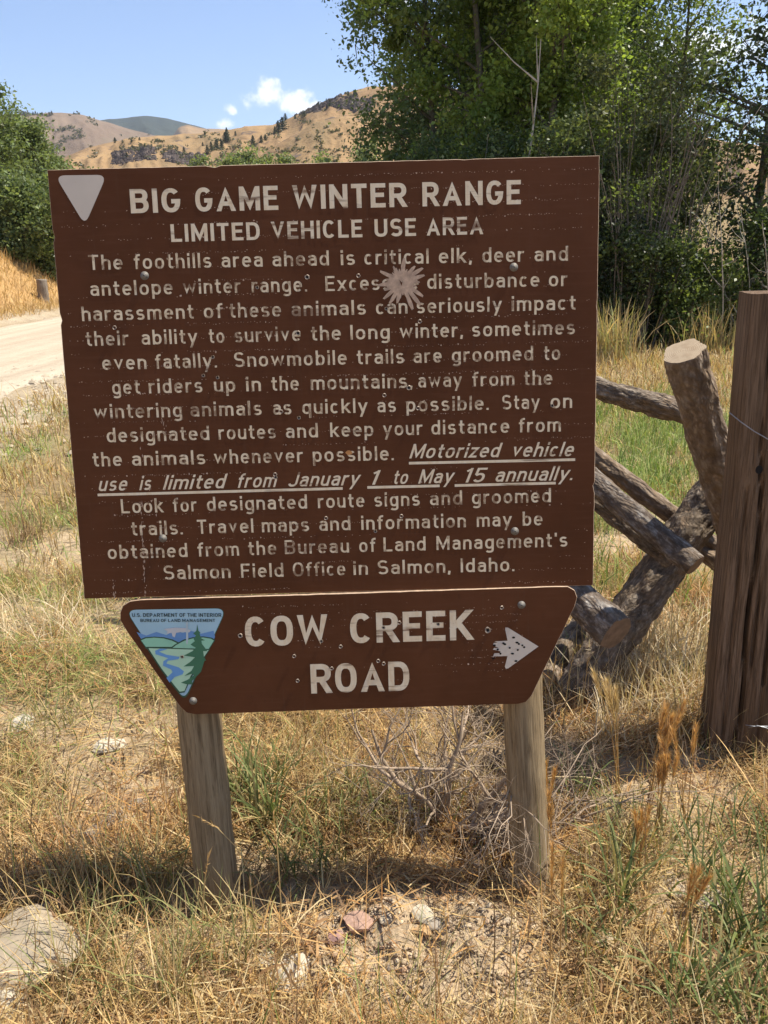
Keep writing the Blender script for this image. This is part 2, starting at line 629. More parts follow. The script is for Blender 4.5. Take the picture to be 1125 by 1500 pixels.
def tube(verts, faces, pts, radii, sides=6, cap=True):
    """Append a tapered tube through pts to verts/faces lists."""
    pts = [Vector(p) for p in pts]
    base = len(verts)
    n = len(pts)
    t0 = (pts[1] - pts[0]).normalized()
    up = Vector((0, 0, 1)) if abs(t0.z) < 0.9 else Vector((1, 0, 0))
    a = t0.cross(up).normalized()
    for i, p in enumerate(pts):
        t = (pts[min(i + 1, n - 1)] - pts[max(i - 1, 0)])
        if t.length < 1e-9:
            t = t0
        t = t.normalized()
        a = (a - t * a.dot(t))
        a = a.normalized() if a.length > 1e-6 else t.orthogonal().normalized()
        bb = t.cross(a)
        for k in range(sides):
            an = 2 * pi * k / sides
            verts.append(p + (a * cos(an) + bb * sin(an)) * radii[i])
    for i in range(n - 1):
        for k in range(sides):
            k2 = (k + 1) % sides
            faces.append((base + i * sides + k, base + i * sides + k2, base + (i + 1) * sides + k2, base + (i + 1) * sides + k))
    if cap:
        faces.append(tuple(base + (n - 1) * sides + k for k in range(sides)))
        faces.append(tuple(base + k for k in reversed(range(sides))))


# ------------------------------------------------------------------ the ground
def ground_colour(x, y):
    """Base colour of the soil and thatch at a place; near soil carries gap shade."""
    x = np.asarray(x, float)
    y = np.asarray(y, float)
    r = np.hypot(x, y)
    dirt = np.array([0.20, 0.135, 0.075])  # soil under the thatch, painted darker as shade in the gaps between blades
    straw = np.array([0.30, 0.215, 0.115])
    green = np.array([0.17, 0.19, 0.075])
    bankc = np.array([0.48, 0.30, 0.130])
    g = green_amount(x, y)
    bm_ = np.where(r < 6, bare(x, y), 0.0)
    far = sstep(3, 7, r)
    c = dirt[None, :] * (1 - far)[:, None] + straw[None, :] * far[:, None]
    c = c * (1 - g[:, None] * 0.8) + green[None, :] * (g[:, None] * 0.8)
    c = c * (1 - bm_[:, None]) + np.array([0.47, 0.355, 0.23])[None, :] * bm_[:, None]
    bk = sstep(-11.8, -13.0, x) if False else sstep(0, 1, (-11.5 - x) / 1.0)
    c = c * (1 - bk[:, None]) + bankc[None, :] * bk[:, None]
    # gravelly shoulders of the road
    sh = np.exp(-((x - ROAD_R - 0.35) / 0.9) ** 2) + np.exp(-((x - ROAD_L + 0.3) / 0.6) ** 2)
    sh = np.clip(sh, 0, 1) * (0.4 + 0.6 * fbm(x * 2, y * 2, 44))
    c = c * (1 - sh[:, None]) + np.array([0.50, 0.42, 0.31])[None, :] * sh[:, None]
    # darker brown ground under the thicket
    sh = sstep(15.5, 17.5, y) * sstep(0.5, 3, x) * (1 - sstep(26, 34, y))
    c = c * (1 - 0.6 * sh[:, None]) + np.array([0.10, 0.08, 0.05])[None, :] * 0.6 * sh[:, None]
    return c


STONE_SPOTS = []
for (a_, b_, c_, d_) in ((35, 1420, .11, .11), (12, 1482, .06, .05), (424, 1440, .07, .07), (524, 1362, .05, .05), (156, 1100, .05, .05), (33, 1070, .05, .05),
                         (1042, 1330, .08, .06), (985, 1305, .06, .05), (888, 1390, .06, .06), (1052, 1455, .05, .05)):
    q_ = gnd(a_, b_)
    STONE_SPOTS.append((q_.x, q_.y, c_, d_))


def bare(x, y):
    """1 where the soil shows (dirt mound, road, shoulder)."""
    m = np.exp(-(((x - 0.08) / 0.37) ** 4 + ((y - 1.54) / 0.24) ** 4)) * 1.12
    m = np.maximum(m, np.exp(-(((x - 0.15) / 0.7) ** 2 + ((y - 1.42) / 0.22) ** 2)) * 0.55 * sstep(.35, .6, fbm(x * 6, y * 6, 137, 3)) * 1.5)
    m = np.maximum(m, np.exp(-(((x - 0.80) / 0.30) ** 2 + ((y - 1.62) / 0.14) ** 2)) * 0.95)
    for (a_, b_, c_, d_) in STONE_SPOTS:
        m = np.maximum(m, np.exp(-(((x - a_) / c_) ** 2 + ((y - b_) / d_) ** 2)) * 1.25)
    rd = ((x > ROAD_L - 0.2) & (x < ROAD_R + 0.3)).astype(float)
    sh = np.exp(-((x - ROAD_R - 0.3) / 0.8) ** 2) * 0.75
    n = sstep(0.46, 0.62, fbm(x * 2.3, y * 2.3, 131, 4)) * 0.82
    return np.clip(np.maximum(np.maximum(m, rd), np.maximum(sh, n)), 0, 1)


def green_amount(x, y):
    x = np.asarray(x, float)
    y = np.asarray(y, float)
    n = fbm(x * 0.9, y * 0.55, 61, 4)
    n2 = fbm(x * 3.1, y * 2.2, 67, 3)
    g = sstep(0.50, 0.68, n * 0.65 + n2 * 0.35)
    right = np.exp(-(((x - 2.6) / 1.5) ** 2 + ((y - 6.4) / 2.6) ** 2))
    left = np.exp(-(((x + 1.9) / 1.1) ** 2 + ((y - 3.1) / 0.9) ** 2)) * 0.8
    g = np.clip(g * 0.65 * sstep(2.2, 4.0, np.hypot(x, y)) + right * 1.0 * sstep(0.30, 0.55, n2) + left, 0, 1)
    onroad = (x > ROAD_L - 1) & (x < ROAD_R + 0.2)
    g = np.where(onroad, g * 0.1, g)
    return g


def build_ground():
    az = np.concatenate([np.linspace(-44, 44, 520), np.linspace(46, 314, 90)])
    az = np.radians(az)
    rr = np.concatenate([[0.0], np.geomspace(0.35, 5000, 330)])
    A, Rr = np.meshgrid(az, rr, indexing='ij')
    x = (np.sin(A) * Rr).ravel()
    y = (np.cos(A) * Rr).ravel()
    z = terr(x, y)
    lo, st = grid_faces(len(az), len(rr), True)
    lo = lo.reshape(-1, 4)[:, ::-1].ravel()
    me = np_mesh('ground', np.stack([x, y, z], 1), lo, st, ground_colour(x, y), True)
    tag(link('ground', me, M['ground']), 'dry ground with bare dirt and straw coloured thatch', None, None, 'structure')
    # the gravel road: a crowned sheet with uneven edges lying on its bed
    ys = np.concatenate([np.linspace(-30, 4, 30), np.linspace(4.3, 60, 240), np.linspace(61, 400, 90)])
    us = np.linspace(0, 1, 22)
    Y, U = np.meshgrid(ys, us, indexing='ij')
    wl = ROAD_L + (fbm(Y * 0.7, Y * 0 + 2, 71) - 0.5) * 0.5
    wr = ROAD_R + (fbm(Y * 0.9, Y * 0 + 9, 73) - 0.5) * 0.8
    X = wl + (wr - wl) * U
    Z = terr(X.ravel(), Y.ravel()).reshape(X.shape)
    prof = 0.012 + 0.05 * np.sin(pi * U) - 0.025 * (np.exp(-((U - .24) / .05) ** 2) + np.exp(-((U - .50) / .05) ** 2) + np.exp(-((U - .78) / .05) ** 2)) + (fbm(X * 2.2, Y * 0.3, 75) - 0.5) * 0.02 * np.sin(pi * U)
    edge = np.minimum(U, 1 - U)
    prof = np.where(edge < 0.02, -0.02, prof)
    Z = Z + prof
    lo, st = grid_faces(len(ys), len(us))
    me = np_mesh('gravel_road', np.stack([X.ravel(), Y.ravel(), Z.ravel()], 1), lo.reshape(-1, 4)[:, ::-1].ravel(), st, None, True)
    tag(link('gravel_road', me, M['road']), 'pale dusty gravel road running away up the valley', None, None, 'structure')


build_ground()


# ------------------------------------------------------------------ the hills
HILL = {}


def hill(name, label, sil, d0, d1, mat, amp, seed, extra=1.4, nu=360, nv=90, gully=1.0, footz=-2.0):
    """A range of hills: a slope from its foot at d0 up to a crest at d1, then down again behind."""
    azs, tes = [], []
    for px, py in sil:
        d = ray(px, py)
        azs.append(atan2(d[0], d[1]))
        tes.append(d[2] / math.hypot(d[0], d[1]))
    azs = np.array(azs)
    tes = np.array(tes)
    a = np.linspace(azs[0], azs[-1], nu)
    te = np.interp(a, azs, tes)
    k = np.exp(-np.linspace(-2, 2, 9) ** 2)
    k /= k.sum()
    tp = np.concatenate([np.full(4, te[0]), te, np.full(4, te[-1])])
    te = np.convolve(tp, k, 'valid')
    t = np.concatenate([np.linspace(0, 1, nv), np.linspace(1, 2, nv // 3)[1:]])
    A, T = np.meshgrid(a, t, indexing='ij')
    TE = np.repeat(te[:, None], len(t), 1)
    Rr = d0 + (d1 - d0) * np.minimum(T, 1) + (d1 - d0) * extra * np.maximum(T - 1, 0)
    hr = HCAM + TE * d1
    shape = np.where(T <= 1, sstep(-0.25, 1.0, T) * 0.55 + 0.45 * np.minimum(T, 1) ** 1.1, 1 - sstep(1, 2.0, T))
    shape = shape - (sstep(-0.25, 1.0, 0.0) * 0.55) * (1 - np.minimum(T, 1))
    X = np.sin(A) * Rr
    Y = np.cos(A) * Rr
    win = np.clip(T * 3, 0, 1) * np.clip(np.abs(1 - T) * 3.0 + 0.10, 0, 1)
    s = 6.0 / d1
    nz = fbm(X * s, Y * s, seed, 5) - 0.5
    rid = 1 - np.abs(fbm(A * 26 + nz * 1.5, T * 1.1, seed + 5, 4) * 2 - 1) * 1.8
    fine = fbm(X * s * 9, Y * s * 9, seed + 9, 4) - 0.5
    Z = footz + (hr - footz) * shape + amp * win * (nz * 1.2 + gully * (rid - 0.6) * 0.5 + fine * 0.35)
    lo, st = grid_faces(nu, len(t))
    me = np_mesh(name, np.stack([X.ravel(), Y.ravel(), Z.ravel()], 1), lo.reshape(-1, 4)[:, ::-1].ravel(), st, None, True)
    o = link(name, me, mat)
    tag(o, label, None, None, 'structure')
    from mathutils.bvhtree import BVHTree
    HILL[name] = BVHTree.FromObject(o, bpy.context.evaluated_depsgraph_get())
    return o


def hill_point(name, px, py):
    d = Vector(ray(px, py)).normalized()
    h = HILL[name].ray_cast(Vector((0, 0, HCAM)), d)
    return h[0]


hill('forested_hill', 'distant dark forested hill on the skyline',
     [(-700, 215), (-300, 200), (60, 190), (110, 184), (150, 176), (190, 173), (215, 171), (245, 174), (270, 180), (300, 189), (360, 204), (700, 225)],
     1500, 2600, M['hill_forest'], 60, 3, footz=-10)
hill('tan_far_slope', 'far tan slope beside the forested hill',
     [(150, 235), (240, 215), (262, 186), (275, 183), (295, 187), (330, 189), (420, 200), (700, 215)],
     1200, 2000, M['hill_tan'], 30, 8, footz=-10)
hill('sage_hill', 'smooth grey brown sage covered hill at the left',
     [(-800, 190), (-300, 172), (0, 168), (50, 167), (90, 165), (120, 169), (160, 180), (200, 193), (240, 202), (300, 214), (420, 228)],
     600, 1200, M['hill_grey'], 18, 12, footz=-6)
hill('dry_hill', 'long tan grassy hill with dark rock bands',
     [(60, 246), (100, 228), (130, 215), (170, 205), (230, 199), (300, 194), (350, 187), (400, 181), (440, 168), (475, 152), (510, 136),
      (545, 128), (620, 122), (760, 150), (950, 190), (1125, 215), (1500, 240), (2300, 260)],
     170, 460, M['hill_tan'], 9, 22, nu=640, nv=130)
hill('grassy_spur', 'rounded tan grassy spur in front of the hill',
     [(330, 262), (365, 240), (395, 218), (430, 198), (462, 180), (500, 171), (545, 172), (600, 180), (700, 205), (850, 260)],
     150, 290, M['hill_tan'], 5, 32, gully=0.7, nu=300)


# ---- dark rock outcrops on the slopes
def outcrop(pxl, pxr, py0, py1, name_hill, seed, label):
    """A broken cliff band: many angular blocks standing shoulder to shoulder, joined into one mass."""
    r = random.Random(seed)
    verts, faces = [], []
    root = None
    n = int((pxr - pxl) * 2.4)
    for i in range(n * 2):
        px = r.uniform(pxl, pxr)
        py = r.uniform(py0, py1) + 4 * sin(px * 0.05)
        p = hill_point(name_hill, px, py)
        if p is None:
            continue
        if root is None:
            root = p.copy()
        sc = p.length / FPX
        w, d, h = r.uniform(2.5, 8) * sc, r.uniform(3, 6) * sc, r.uniform(2.0, 6.5) * sc * (0.5 + mnoise.noise(Vector((px * .12, seed, 0))) + .35)
        an = r.uniform(-0.5, 0.5)
        b0 = len(verts)
        for zz, k in ((-1.0, 1.15), (0.35, 1.0), (1.0, 0.7)):
            for q in range(7):
                th = 2 * pi * q / 7 + an
                rr = r.uniform(0.75, 1.1) * k
                verts.append(p - root + Vector((cos(th) * w * 0.5 * rr, sin(th) * d * 0.5 * rr, zz * h * 0.5 * r.uniform(0.85, 1.15))))
        for l in range(2):
            for q in range(7):
                q2 = (q + 1) % 7
                faces.append((b0 + l * 7 + q, b0 + l * 7 + q2, b0 + (l + 1) * 7 + q2, b0 + (l + 1) * 7 + q))
        faces.append(tuple(b0 + 14 + q for q in range(7)))
    o = link('rock_outcrop', py_mesh('rock_outcrop', verts, faces), M['cliff'])
    o.location = root
    tag(o, label, 'rock outcrop', 'dark rock outcrops on the hills', 'stuff')


outcrop(165, 228, 219, 238, 'dry_hill', 1, 'long dark broken cliff band low on the tan hill above the sign')
outcrop(240, 300, 222, 238, 'dry_hill', 2, 'shorter dark cliff band just right of the long one, low on the tan hill')
outcrop(470, 545, 141, 160, 'dry_hill', 3, 'dark rock rim high on the hill beside the tall leafy trees')
outcrop(430, 470, 158, 168, 'dry_hill', 4, 'thin dark rock ledge climbing the ridge left of the high rim')


# ------------------------------------------------------------------ the summer air
def haze():
    e, zb, zt = 5200, -30, 760
    v = [(x, y, z) for z in (zb, zt) for y in (-e, e) for x in (-e, e)]
    f = [(0, 2, 3, 1), (4, 5, 7, 6), (0, 1, 5, 4), (1, 3, 7, 5), (3, 2, 6, 7), (2, 0, 4, 6)]
    m, nt, out = new_mat('thin_haze')
    pv = nt.nodes.new('ShaderNodeVolumePrincipled')
    pv.inputs['Color'].default_value = (0.86, 0.92, 1.0, 1)
    pv.inputs['Density'].default_value = 0.00011
    pv.inputs['Anisotropy'].default_value = 0.2
    nt.links.new(pv.outputs[0], out.inputs['Volume'])
    tag(link('haze', py_mesh('haze', v, f), m), 'thin bluish summer haze between here and the far hills', 'haze', None, 'stuff')


haze()


# ------------------------------------------------------------------ foliage
def leaf_quads(centers, sizes, cols, seed, up_bias=0.35, aspect=0.62):
    g = np.random.default_rng(seed)
    n = len(centers)
    nrm = g.normal(size=(n, 3))
    nrm[:, 2] = np.abs(nrm[:, 2]) * (1 + up_bias)
    nrm /= np.linalg.norm(nrm, axis=1)[:, None]
    t = g.normal(size=(n, 3))
    t -= nrm * (t * nrm).sum(1)[:, None]
    t /= np.linalg.norm(t, axis=1)[:, None]
    b = np.cross(nrm, t)
    s = sizes[:, None]
    v = np.stack([centers - t * s * 0.5, centers + b * s * 0.5 * aspect + nrm * s * 0.06, centers + t * s * 0.55,
                  centers - b * s * 0.5 * aspect + nrm * s * 0.06], 1)
    c = np.repeat(cols[:, None, :], 4, 1)
    return v.reshape(-1, 3), c.reshape(-1, 3)


def leafy_tree(name, label, cat, base, height, crown_r, seed, nleaf, leaf=0.06, col=(0.075, 0.115, 0.032), colvar=0.3,
               crown_low=0.12, trunk_r=0.09, n_limb=26, clump=0.42, group=None, lean=(0, 0), dead=0.0, taper=0.9, stems=1, squash=1.0):
    g = np.random.default_rng(seed)
    r = random.Random(seed)
    root = empty(name, base)
    tag(root, label, cat, group)
    tv, tf = [], []
    tips = []
    for sidx in range(stems):
        ox, oy = (0, 0) if stems == 1 else (r.uniform(-.5, .5) * crown_r * 0.5, r.uniform(-.5, .5) * crown_r * 0.5)
        hh = height * r.uniform(0.8, 0.96)
        pts = []
        lx, ly = lean[0] + r.uniform(-.06, .06) * height, lean[1] + r.uniform(-.06, .06) * height
        for k in range(9):
            t = k / 8
            pts.append(Vector((ox + lx * t ** 1.3 + 0.10 * sin(t * 7 + seed), oy + ly * t ** 1.3 + 0.10 * cos(t * 6 + seed), -0.25 + (hh + .25) * t)))
        rad = [trunk_r * (1.25 - 0.35 * min(1, k / 1.5) if k < 2 else 1.0 - 0.88 * (k / 8) ** 0.9) for k in range(9)]
        tube(tv, tf, pts, rad, 8)
        nl = n_limb // stems
        for k in range(nl):
            t = crown_low + (0.98 - crown_low) * ((k + r.random()) / nl)
            i = min(7, int(t * 8))
            fr = t * 8 - i
            st = pts[i].lerp(pts[i + 1], fr)
            prof = (sin(pi * min(1, (t - crown_low) / (1 - crown_low) * 0.82 + 0.16)) ** 0.7)
            Lh = crown_r * prof * r.uniform(0.75, 1.2)
            an = r.uniform(0, 2 * pi)
            up = r.uniform(0.25, 0.8)
            bp = [st]
            dvec = Vector((cos(an), sin(an) * squash, up)).normalized()
            for q in range(1, 5):
                bp.append(st + dvec * Lh * q / 4 + Vector((r.uniform(-.06, .06), r.uniform(-.06, .06), 0.06 * q * Lh / 4)) * Lh)
            r0 = max(0.008, trunk_r * (1 - t) * 0.45 + 0.010)
            tube(tv, tf, bp, [r0, r0 * .75, r0 * .5, r0 * .32, 0.004], 5, False)
            for q in (1, 2, 3, 4):
                for w in range(2):
                    o2 = Vector((r.gauss(0, 1), r.gauss(0, 1), r.gauss(0, .6) + 0.25)).normalized() * Lh * r.uniform(.18, .42)
                    e = bp[q] + o2
                    tube(tv, tf, [bp[q], bp[q].lerp(e, .5) + Vector((0, 0, .03)), e], [r0 * .3, r0 * .2, 0.003], 4, False)
                    tips.append((e, 1.0))
                tips.append((bp[q], 0.6 + 0.15 * q))
    trunk = link('trunk', py_mesh('trunk', tv, tf, True), M['tree_bark'], root)
    tipc = np.array([[p.x, p.y, p.z] for p, w in tips])
    wts = np.array([w for p, w in tips])
    # some clumps carry far more leaves than others, some are nearly bare
    wts = wts * g.gamma(1.6, 1.0, len(wts))
    wts /= wts.sum()
    idx = g.choice(len(tipc), nleaf, p=wts)
    cs = g.uniform(0.5, 1.25, len(tipc)) * clump
    off = g.normal(size=(nleaf, 3)) * (cs[idx][:, None] * np.array([0.55, 0.55, 0.42]))
    c = tipc[idx] + off
    keep = c[:, 2] > 0.05
    c = c[keep]
    idx = idx[keep]
    n = len(c)
    tone = g.uniform(1 - colvar, 1 + colvar, len(tipc))[idx] * g.uniform(0.75, 1.3, n)
    warm = g.uniform(0, 1, n)[:, None] * 0.5
    base_c = np.array(col)
    cc = base_c[None, :] * tone[:, None]
    cc = cc * (1 - warm) + (cc * np.array([1.35, 1.12, 0.8])[None, :]) * warm
    sizes = g.uniform(0.6, 1.25, n) ** 1.5 * leaf * 1.08
    v, vc = leaf_quads(c, sizes, cc, seed + 1)
    lo = np.arange(len(v))
    me = np_mesh('crown', v, lo, np.arange(len(v) // 4) * 4, vc)
    link('crown', me, M['leaf'], root)
    return root


GT = 'tall leafy trees behind the fence'
GS = 'willow shrubs under the tall trees'
right_trees = [
    # px, Y, height, crown_r, nleaf, colour, clump
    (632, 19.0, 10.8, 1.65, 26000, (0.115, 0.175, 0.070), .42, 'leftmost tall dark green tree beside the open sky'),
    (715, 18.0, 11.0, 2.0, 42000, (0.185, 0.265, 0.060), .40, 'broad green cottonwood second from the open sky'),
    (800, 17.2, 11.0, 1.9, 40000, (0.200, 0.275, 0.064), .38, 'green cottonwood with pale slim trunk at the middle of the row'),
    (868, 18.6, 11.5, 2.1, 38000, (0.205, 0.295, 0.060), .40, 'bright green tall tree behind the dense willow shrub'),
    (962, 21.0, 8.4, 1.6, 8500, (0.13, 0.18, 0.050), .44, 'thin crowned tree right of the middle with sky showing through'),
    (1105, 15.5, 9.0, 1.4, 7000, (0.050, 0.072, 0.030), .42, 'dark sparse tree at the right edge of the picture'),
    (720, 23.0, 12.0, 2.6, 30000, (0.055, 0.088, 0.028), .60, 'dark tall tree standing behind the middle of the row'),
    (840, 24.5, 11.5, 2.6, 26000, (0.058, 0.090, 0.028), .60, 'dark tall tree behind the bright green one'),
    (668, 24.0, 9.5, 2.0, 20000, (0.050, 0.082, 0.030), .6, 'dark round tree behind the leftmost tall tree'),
]
for i, (px, Y, h, cr, nl, colr, cl, lab) in enumerate(right_trees):
    q = aty(px, 420, Y)
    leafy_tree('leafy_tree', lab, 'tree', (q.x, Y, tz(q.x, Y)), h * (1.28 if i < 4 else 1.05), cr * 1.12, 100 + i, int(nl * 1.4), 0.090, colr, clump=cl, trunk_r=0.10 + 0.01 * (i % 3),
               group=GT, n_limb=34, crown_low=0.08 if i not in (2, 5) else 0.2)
shrubs = [
    (640, 15.9, 3.2, 1.3, 16000, (0.065, 0.10, 0.036), 'dark low shrub rising just above the sign top'),
    (720, 15.6, 3.4, 1.5, 16000, (0.07, 0.105, 0.038), 'second dark low shrub above the sign top'),
    (825, 15.4, 3.6, 1.4, 16000, (0.13, 0.17, 0.060), 'yellow green shrub at the right corner of the sign'),
    (905, 15.8, 4.6, 1.4, 12000, (0.11, 0.13, 0.060), 'tall grey green willow shrub with many thin stems'),
    (975, 16.4, 3.6, 1.1, 11000, (0.10, 0.125, 0.050), 'willow shrub beside the gap with the hillside behind'),
    (1000, 14.8, 1.5, 0.75, 9000, (0.15, 0.205, 0.060), 'bright green low bush above the leaning log'),
    (1125, 14.4, 1.9, 0.8, 8000, (0.060, 0.090, 0.030), 'green bush at the right edge above the timber post'),
    (912, 15.0, 1.9, 1.0, 10000, (0.040, 0.060, 0.022), 'dark bush just right of the sign above the dry field'),
    (1060, 17.5, 0.9, 1.0, 5000, (0.065, 0.090, 0.032), 'small bush below the hillside gap'),
]
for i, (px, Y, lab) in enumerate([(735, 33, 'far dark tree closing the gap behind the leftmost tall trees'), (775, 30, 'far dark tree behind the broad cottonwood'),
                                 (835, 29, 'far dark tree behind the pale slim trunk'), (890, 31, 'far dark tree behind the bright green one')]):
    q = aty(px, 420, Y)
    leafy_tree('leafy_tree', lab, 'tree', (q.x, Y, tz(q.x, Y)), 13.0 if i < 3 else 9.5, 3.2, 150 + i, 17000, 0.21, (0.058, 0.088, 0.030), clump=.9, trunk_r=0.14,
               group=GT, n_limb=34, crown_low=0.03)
for i, (px, Y, h, cr, nl, colr, lab) in enumerate(shrubs):
    q = aty(px, 420, Y)
    leafy_tree('willow_shrub', lab, 'shrub', (q.x, Y, tz(q.x, Y)), h * 1.15, cr * 1.1, 200 + i, int(nl * 1.15), 0.066, colr, clump=0.34, trunk_r=0.03,
               group=GS, n_limb=26, crown_low=0.05, stems=6, lean=(0, 0))

def bare_stems(name, label, cat, px, Y, n, h, spread, rad, mat, seed, lean=0.12, fork=3):
    r = random.Random(seed)
    q = aty(px, 420, Y)
    base = Vector((q.x, Y, tz(q.x, Y)))
    root = empty(name, base)
    tag(root, label, cat, 'bare stems among the trees behind the fence')
    for k in range(n):
        v, f = [], []
        st = Vector((r.gauss(0, spread), r.gauss(0, spread * .6), -.1)) if n > 1 else Vector((0, 0, -.1))
        d = Vector((st.x * .4 + r.gauss(0, lean), r.gauss(0, lean), 1)).normalized()
        hh = h * r.uniform(.6, 1.05) if n > 1 else h
        pts = [st]
        for i in range(8):
            d = (d + Vector((r.gauss(0, .05), r.gauss(0, .05), 0.02))).normalized()
            pts.append(pts[-1] + d * hh / 8)
        rr = rad * r.uniform(.6, 1.2) if n > 1 else rad
        tube(v, f, pts, [rr * (1 - .85 * i / 8) for i in range(9)], 6, False)
        for _ in range(fork):
            i = r.randint(3, 7)
            e = pts[i] + Vector((r.gauss(0, .35), r.gauss(0, .3), r.uniform(.3, .8))) * (hh / 5)
            tube(v, f, [pts[i], pts[i].lerp(e, .5) + Vector((0, 0, -.04)), e], [rr * .4, rr * .25, .003], 5, False)
        link('stem', py_mesh('stem', v, f, True), mat, root)


M['pale_stem'] = mat_plain('pale_stem_bark', (0.50, 0.44, 0.35), 0.8, vary=0.4, scale=6)
M['brown_stem'] = mat_plain('willow_stem_bark', (0.24, 0.185, 0.135), 0.8, vary=0.4, scale=6)
bare_stems('slim_trunk', 'pale slim trunk rising out of the leaves above the sign', 'tree', 770, 15.0, 1, 5.2, 0, 0.045, M['pale_stem'], 3, 0.03, 6)
bare_stems('willow_thicket', 'thicket of thin brown willow stems right of the sign', 'shrub', 915, 14.7, 34, 4.2, 0.42, 0.017, M['brown_stem'], 4, 0.10)
bare_stems('willow_thicket', 'sparser brown willow stems beside the gap with the hillside', 'shrub', 990, 15.4, 22, 3.8, 0.4, 0.016, M['brown_stem'], 5, 0.16)
bare_stems('dead_branches', 'bare grey branches spreading at the right edge before the hillside', 'tree', 1120, 14.2, 9, 3.6, 0.25, 0.022, M['pale_stem'], 6, 0.34, 7)

GL = 'green trees beyond the gravel road'
left_trees = [
    (-70, 38, 11.5, 3.0, 26000, 'tall pale green tree cut by the left edge above the bank'),
    (8, 40, 10.6, 2.4, 26000, 'pale green tree second from the left edge above the bank'),
    (52, 44, 9.6, 2.2, 22000, 'rounded green tree between the bank and the sign corner'),
    (88, 47, 8.8, 2.2, 18000, 'green tree peeping past the left corner of the sign'),
    (132, 58, 8.2, 2.4, 12000, 'low pale tree mostly behind the left corner of the sign'),
    (30, 34, 4.2, 1.9, 20000, 'low dark bush at the top of the orange bank'),
    (84, 36, 3.6, 1.6, 14000, 'low dark bush above the old grey stump post'),
]
for i, (px, Y, h, cr, nl, lab) in enumerate(left_trees):
    q = aty(px, 400, Y)
    z0 = tz(q.x, Y) - 0.2
    leafy_tree('roadside_tree', lab, 'tree', (q.x, Y, z0), h - max(z0, 0) * 0.5, cr, 300 + i, nl, 0.15, (0.145, 0.195, 0.080), clump=.55, trunk_r=0.1,
               group=GL, n_limb=30, crown_low=0.06, stems=2)
GM = 'row of green trees in the valley behind the sign'
for i, (px, Y, top) in enumerate([(322, 118, 224), (345, 112, 218), (372, 116, 214), (400, 110, 207), (428, 112, 205), (455, 118, 216), (482, 112, 212),
                                  (548, 100, 205), (300, 125, 228)]):
    q = aty(px, 330, Y)
    d = ray(px, top)
    h = HCAM + d[2] / d[1] * Y - tz(q.x, Y)
    leafy_tree('valley_tree', ['rounded pale green valley tree', 'upright pale green valley tree'][i % 2] +
               [' farthest right but one behind the sign top', ' third from the left of its row', ' in the middle of its row', ' at the top of the row',
                ' tallest beside the spur', ' below the tan spur', ' rightmost of the open row', ' half hidden by the tall tree', ' leftmost of its row'][i],
               'tree', (q.x, Y, tz(q.x, Y)), h * 1.04, 2.6 + (i % 3) * 0.5, 400 + i, 5500, 0.36, (0.17, 0.22, 0.085), clump=1.0, trunk_r=0.15,
               group=GM, n_limb=20, crown_low=0.1)


# ---- conifers and junipers scattered over the hills
def conifer_mesh(seed):
    """A ragged conifer one unit tall, made of needle sprays."""
    g = np.random.default_rng(seed)
    n = 900
    t = g.random(n) ** 1.3
    lob = 1 + 0.35 * np.sin(t * 31 + seed)
    rad = 0.27 * (1 - t) ** 0.75 * np.sqrt(g.random(n)) * lob + 0.01
    an = g.uniform(0, 2 * pi, n)
    rad = rad * (1 + 0.3 * np.sin(an * 2 + seed))
    c = np.stack([np.cos(an) * rad, np.sin(an) * rad, 0.05 + t * 0.95], 1)
    cols = np.array([[0.045, 0.060, 0.036]]) * g.uniform(0.6, 1.4, (n, 1))
    v, vc = leaf_quads(c, g.uniform(0.04, 0.10, n), cols, seed)
    return np_mesh('conifer_crown', v, np.arange(len(v)), np.arange(len(v) // 4) * 4, vc)


conifers = [conifer_mesh(s) for s in range(4)]
trunk_v, trunk_f = [], []
tube(trunk_v, trunk_f, [(0, 0, -0.15), (0, 0, 0.3), (0, 0, 0.9)], [0.03, 0.022, 0.005], 6)
con_trunk = py_mesh('conifer_trunk', trunk_v, trunk_f, True)
con_spots = []
rr_ = random.Random(5)
for px, py, s in [(333, 208, 17), (330, 207, 11), (408, 195, 15), (414, 190, 15), (403, 196, 9), (371, 214, 13), (383, 209, 9), (389, 206, 8),
                  (310, 222, 12), (318, 220, 13), (325, 218, 10), (304, 226, 11), (270, 226, 9), (345, 199, 6), (297, 214, 5), (212, 218, 6), (186, 232, 7)]:
    con_spots.append((px, py, s, 'dry_hill'))
for k in range(12):
    t = rr_.random()
    con_spots.append((415 + 110 * t, 176 - 40 * t + rr_.uniform(-3, 7), rr_.uniform(4, 9), 'dry_hill'))
for k in range(14):
    con_spots.append((32 + 44 * k / 13, 169 + rr_.uniform(-0.5, 2.0), rr_.uniform(3.0, 5.5), 'sage_hill'))
for k in range(10):
    con_spots.append((148 + 60 * rr_.random(), 206 + rr_.uniform(-3, 4), rr_.uniform(3, 5), 'dry_hill'))
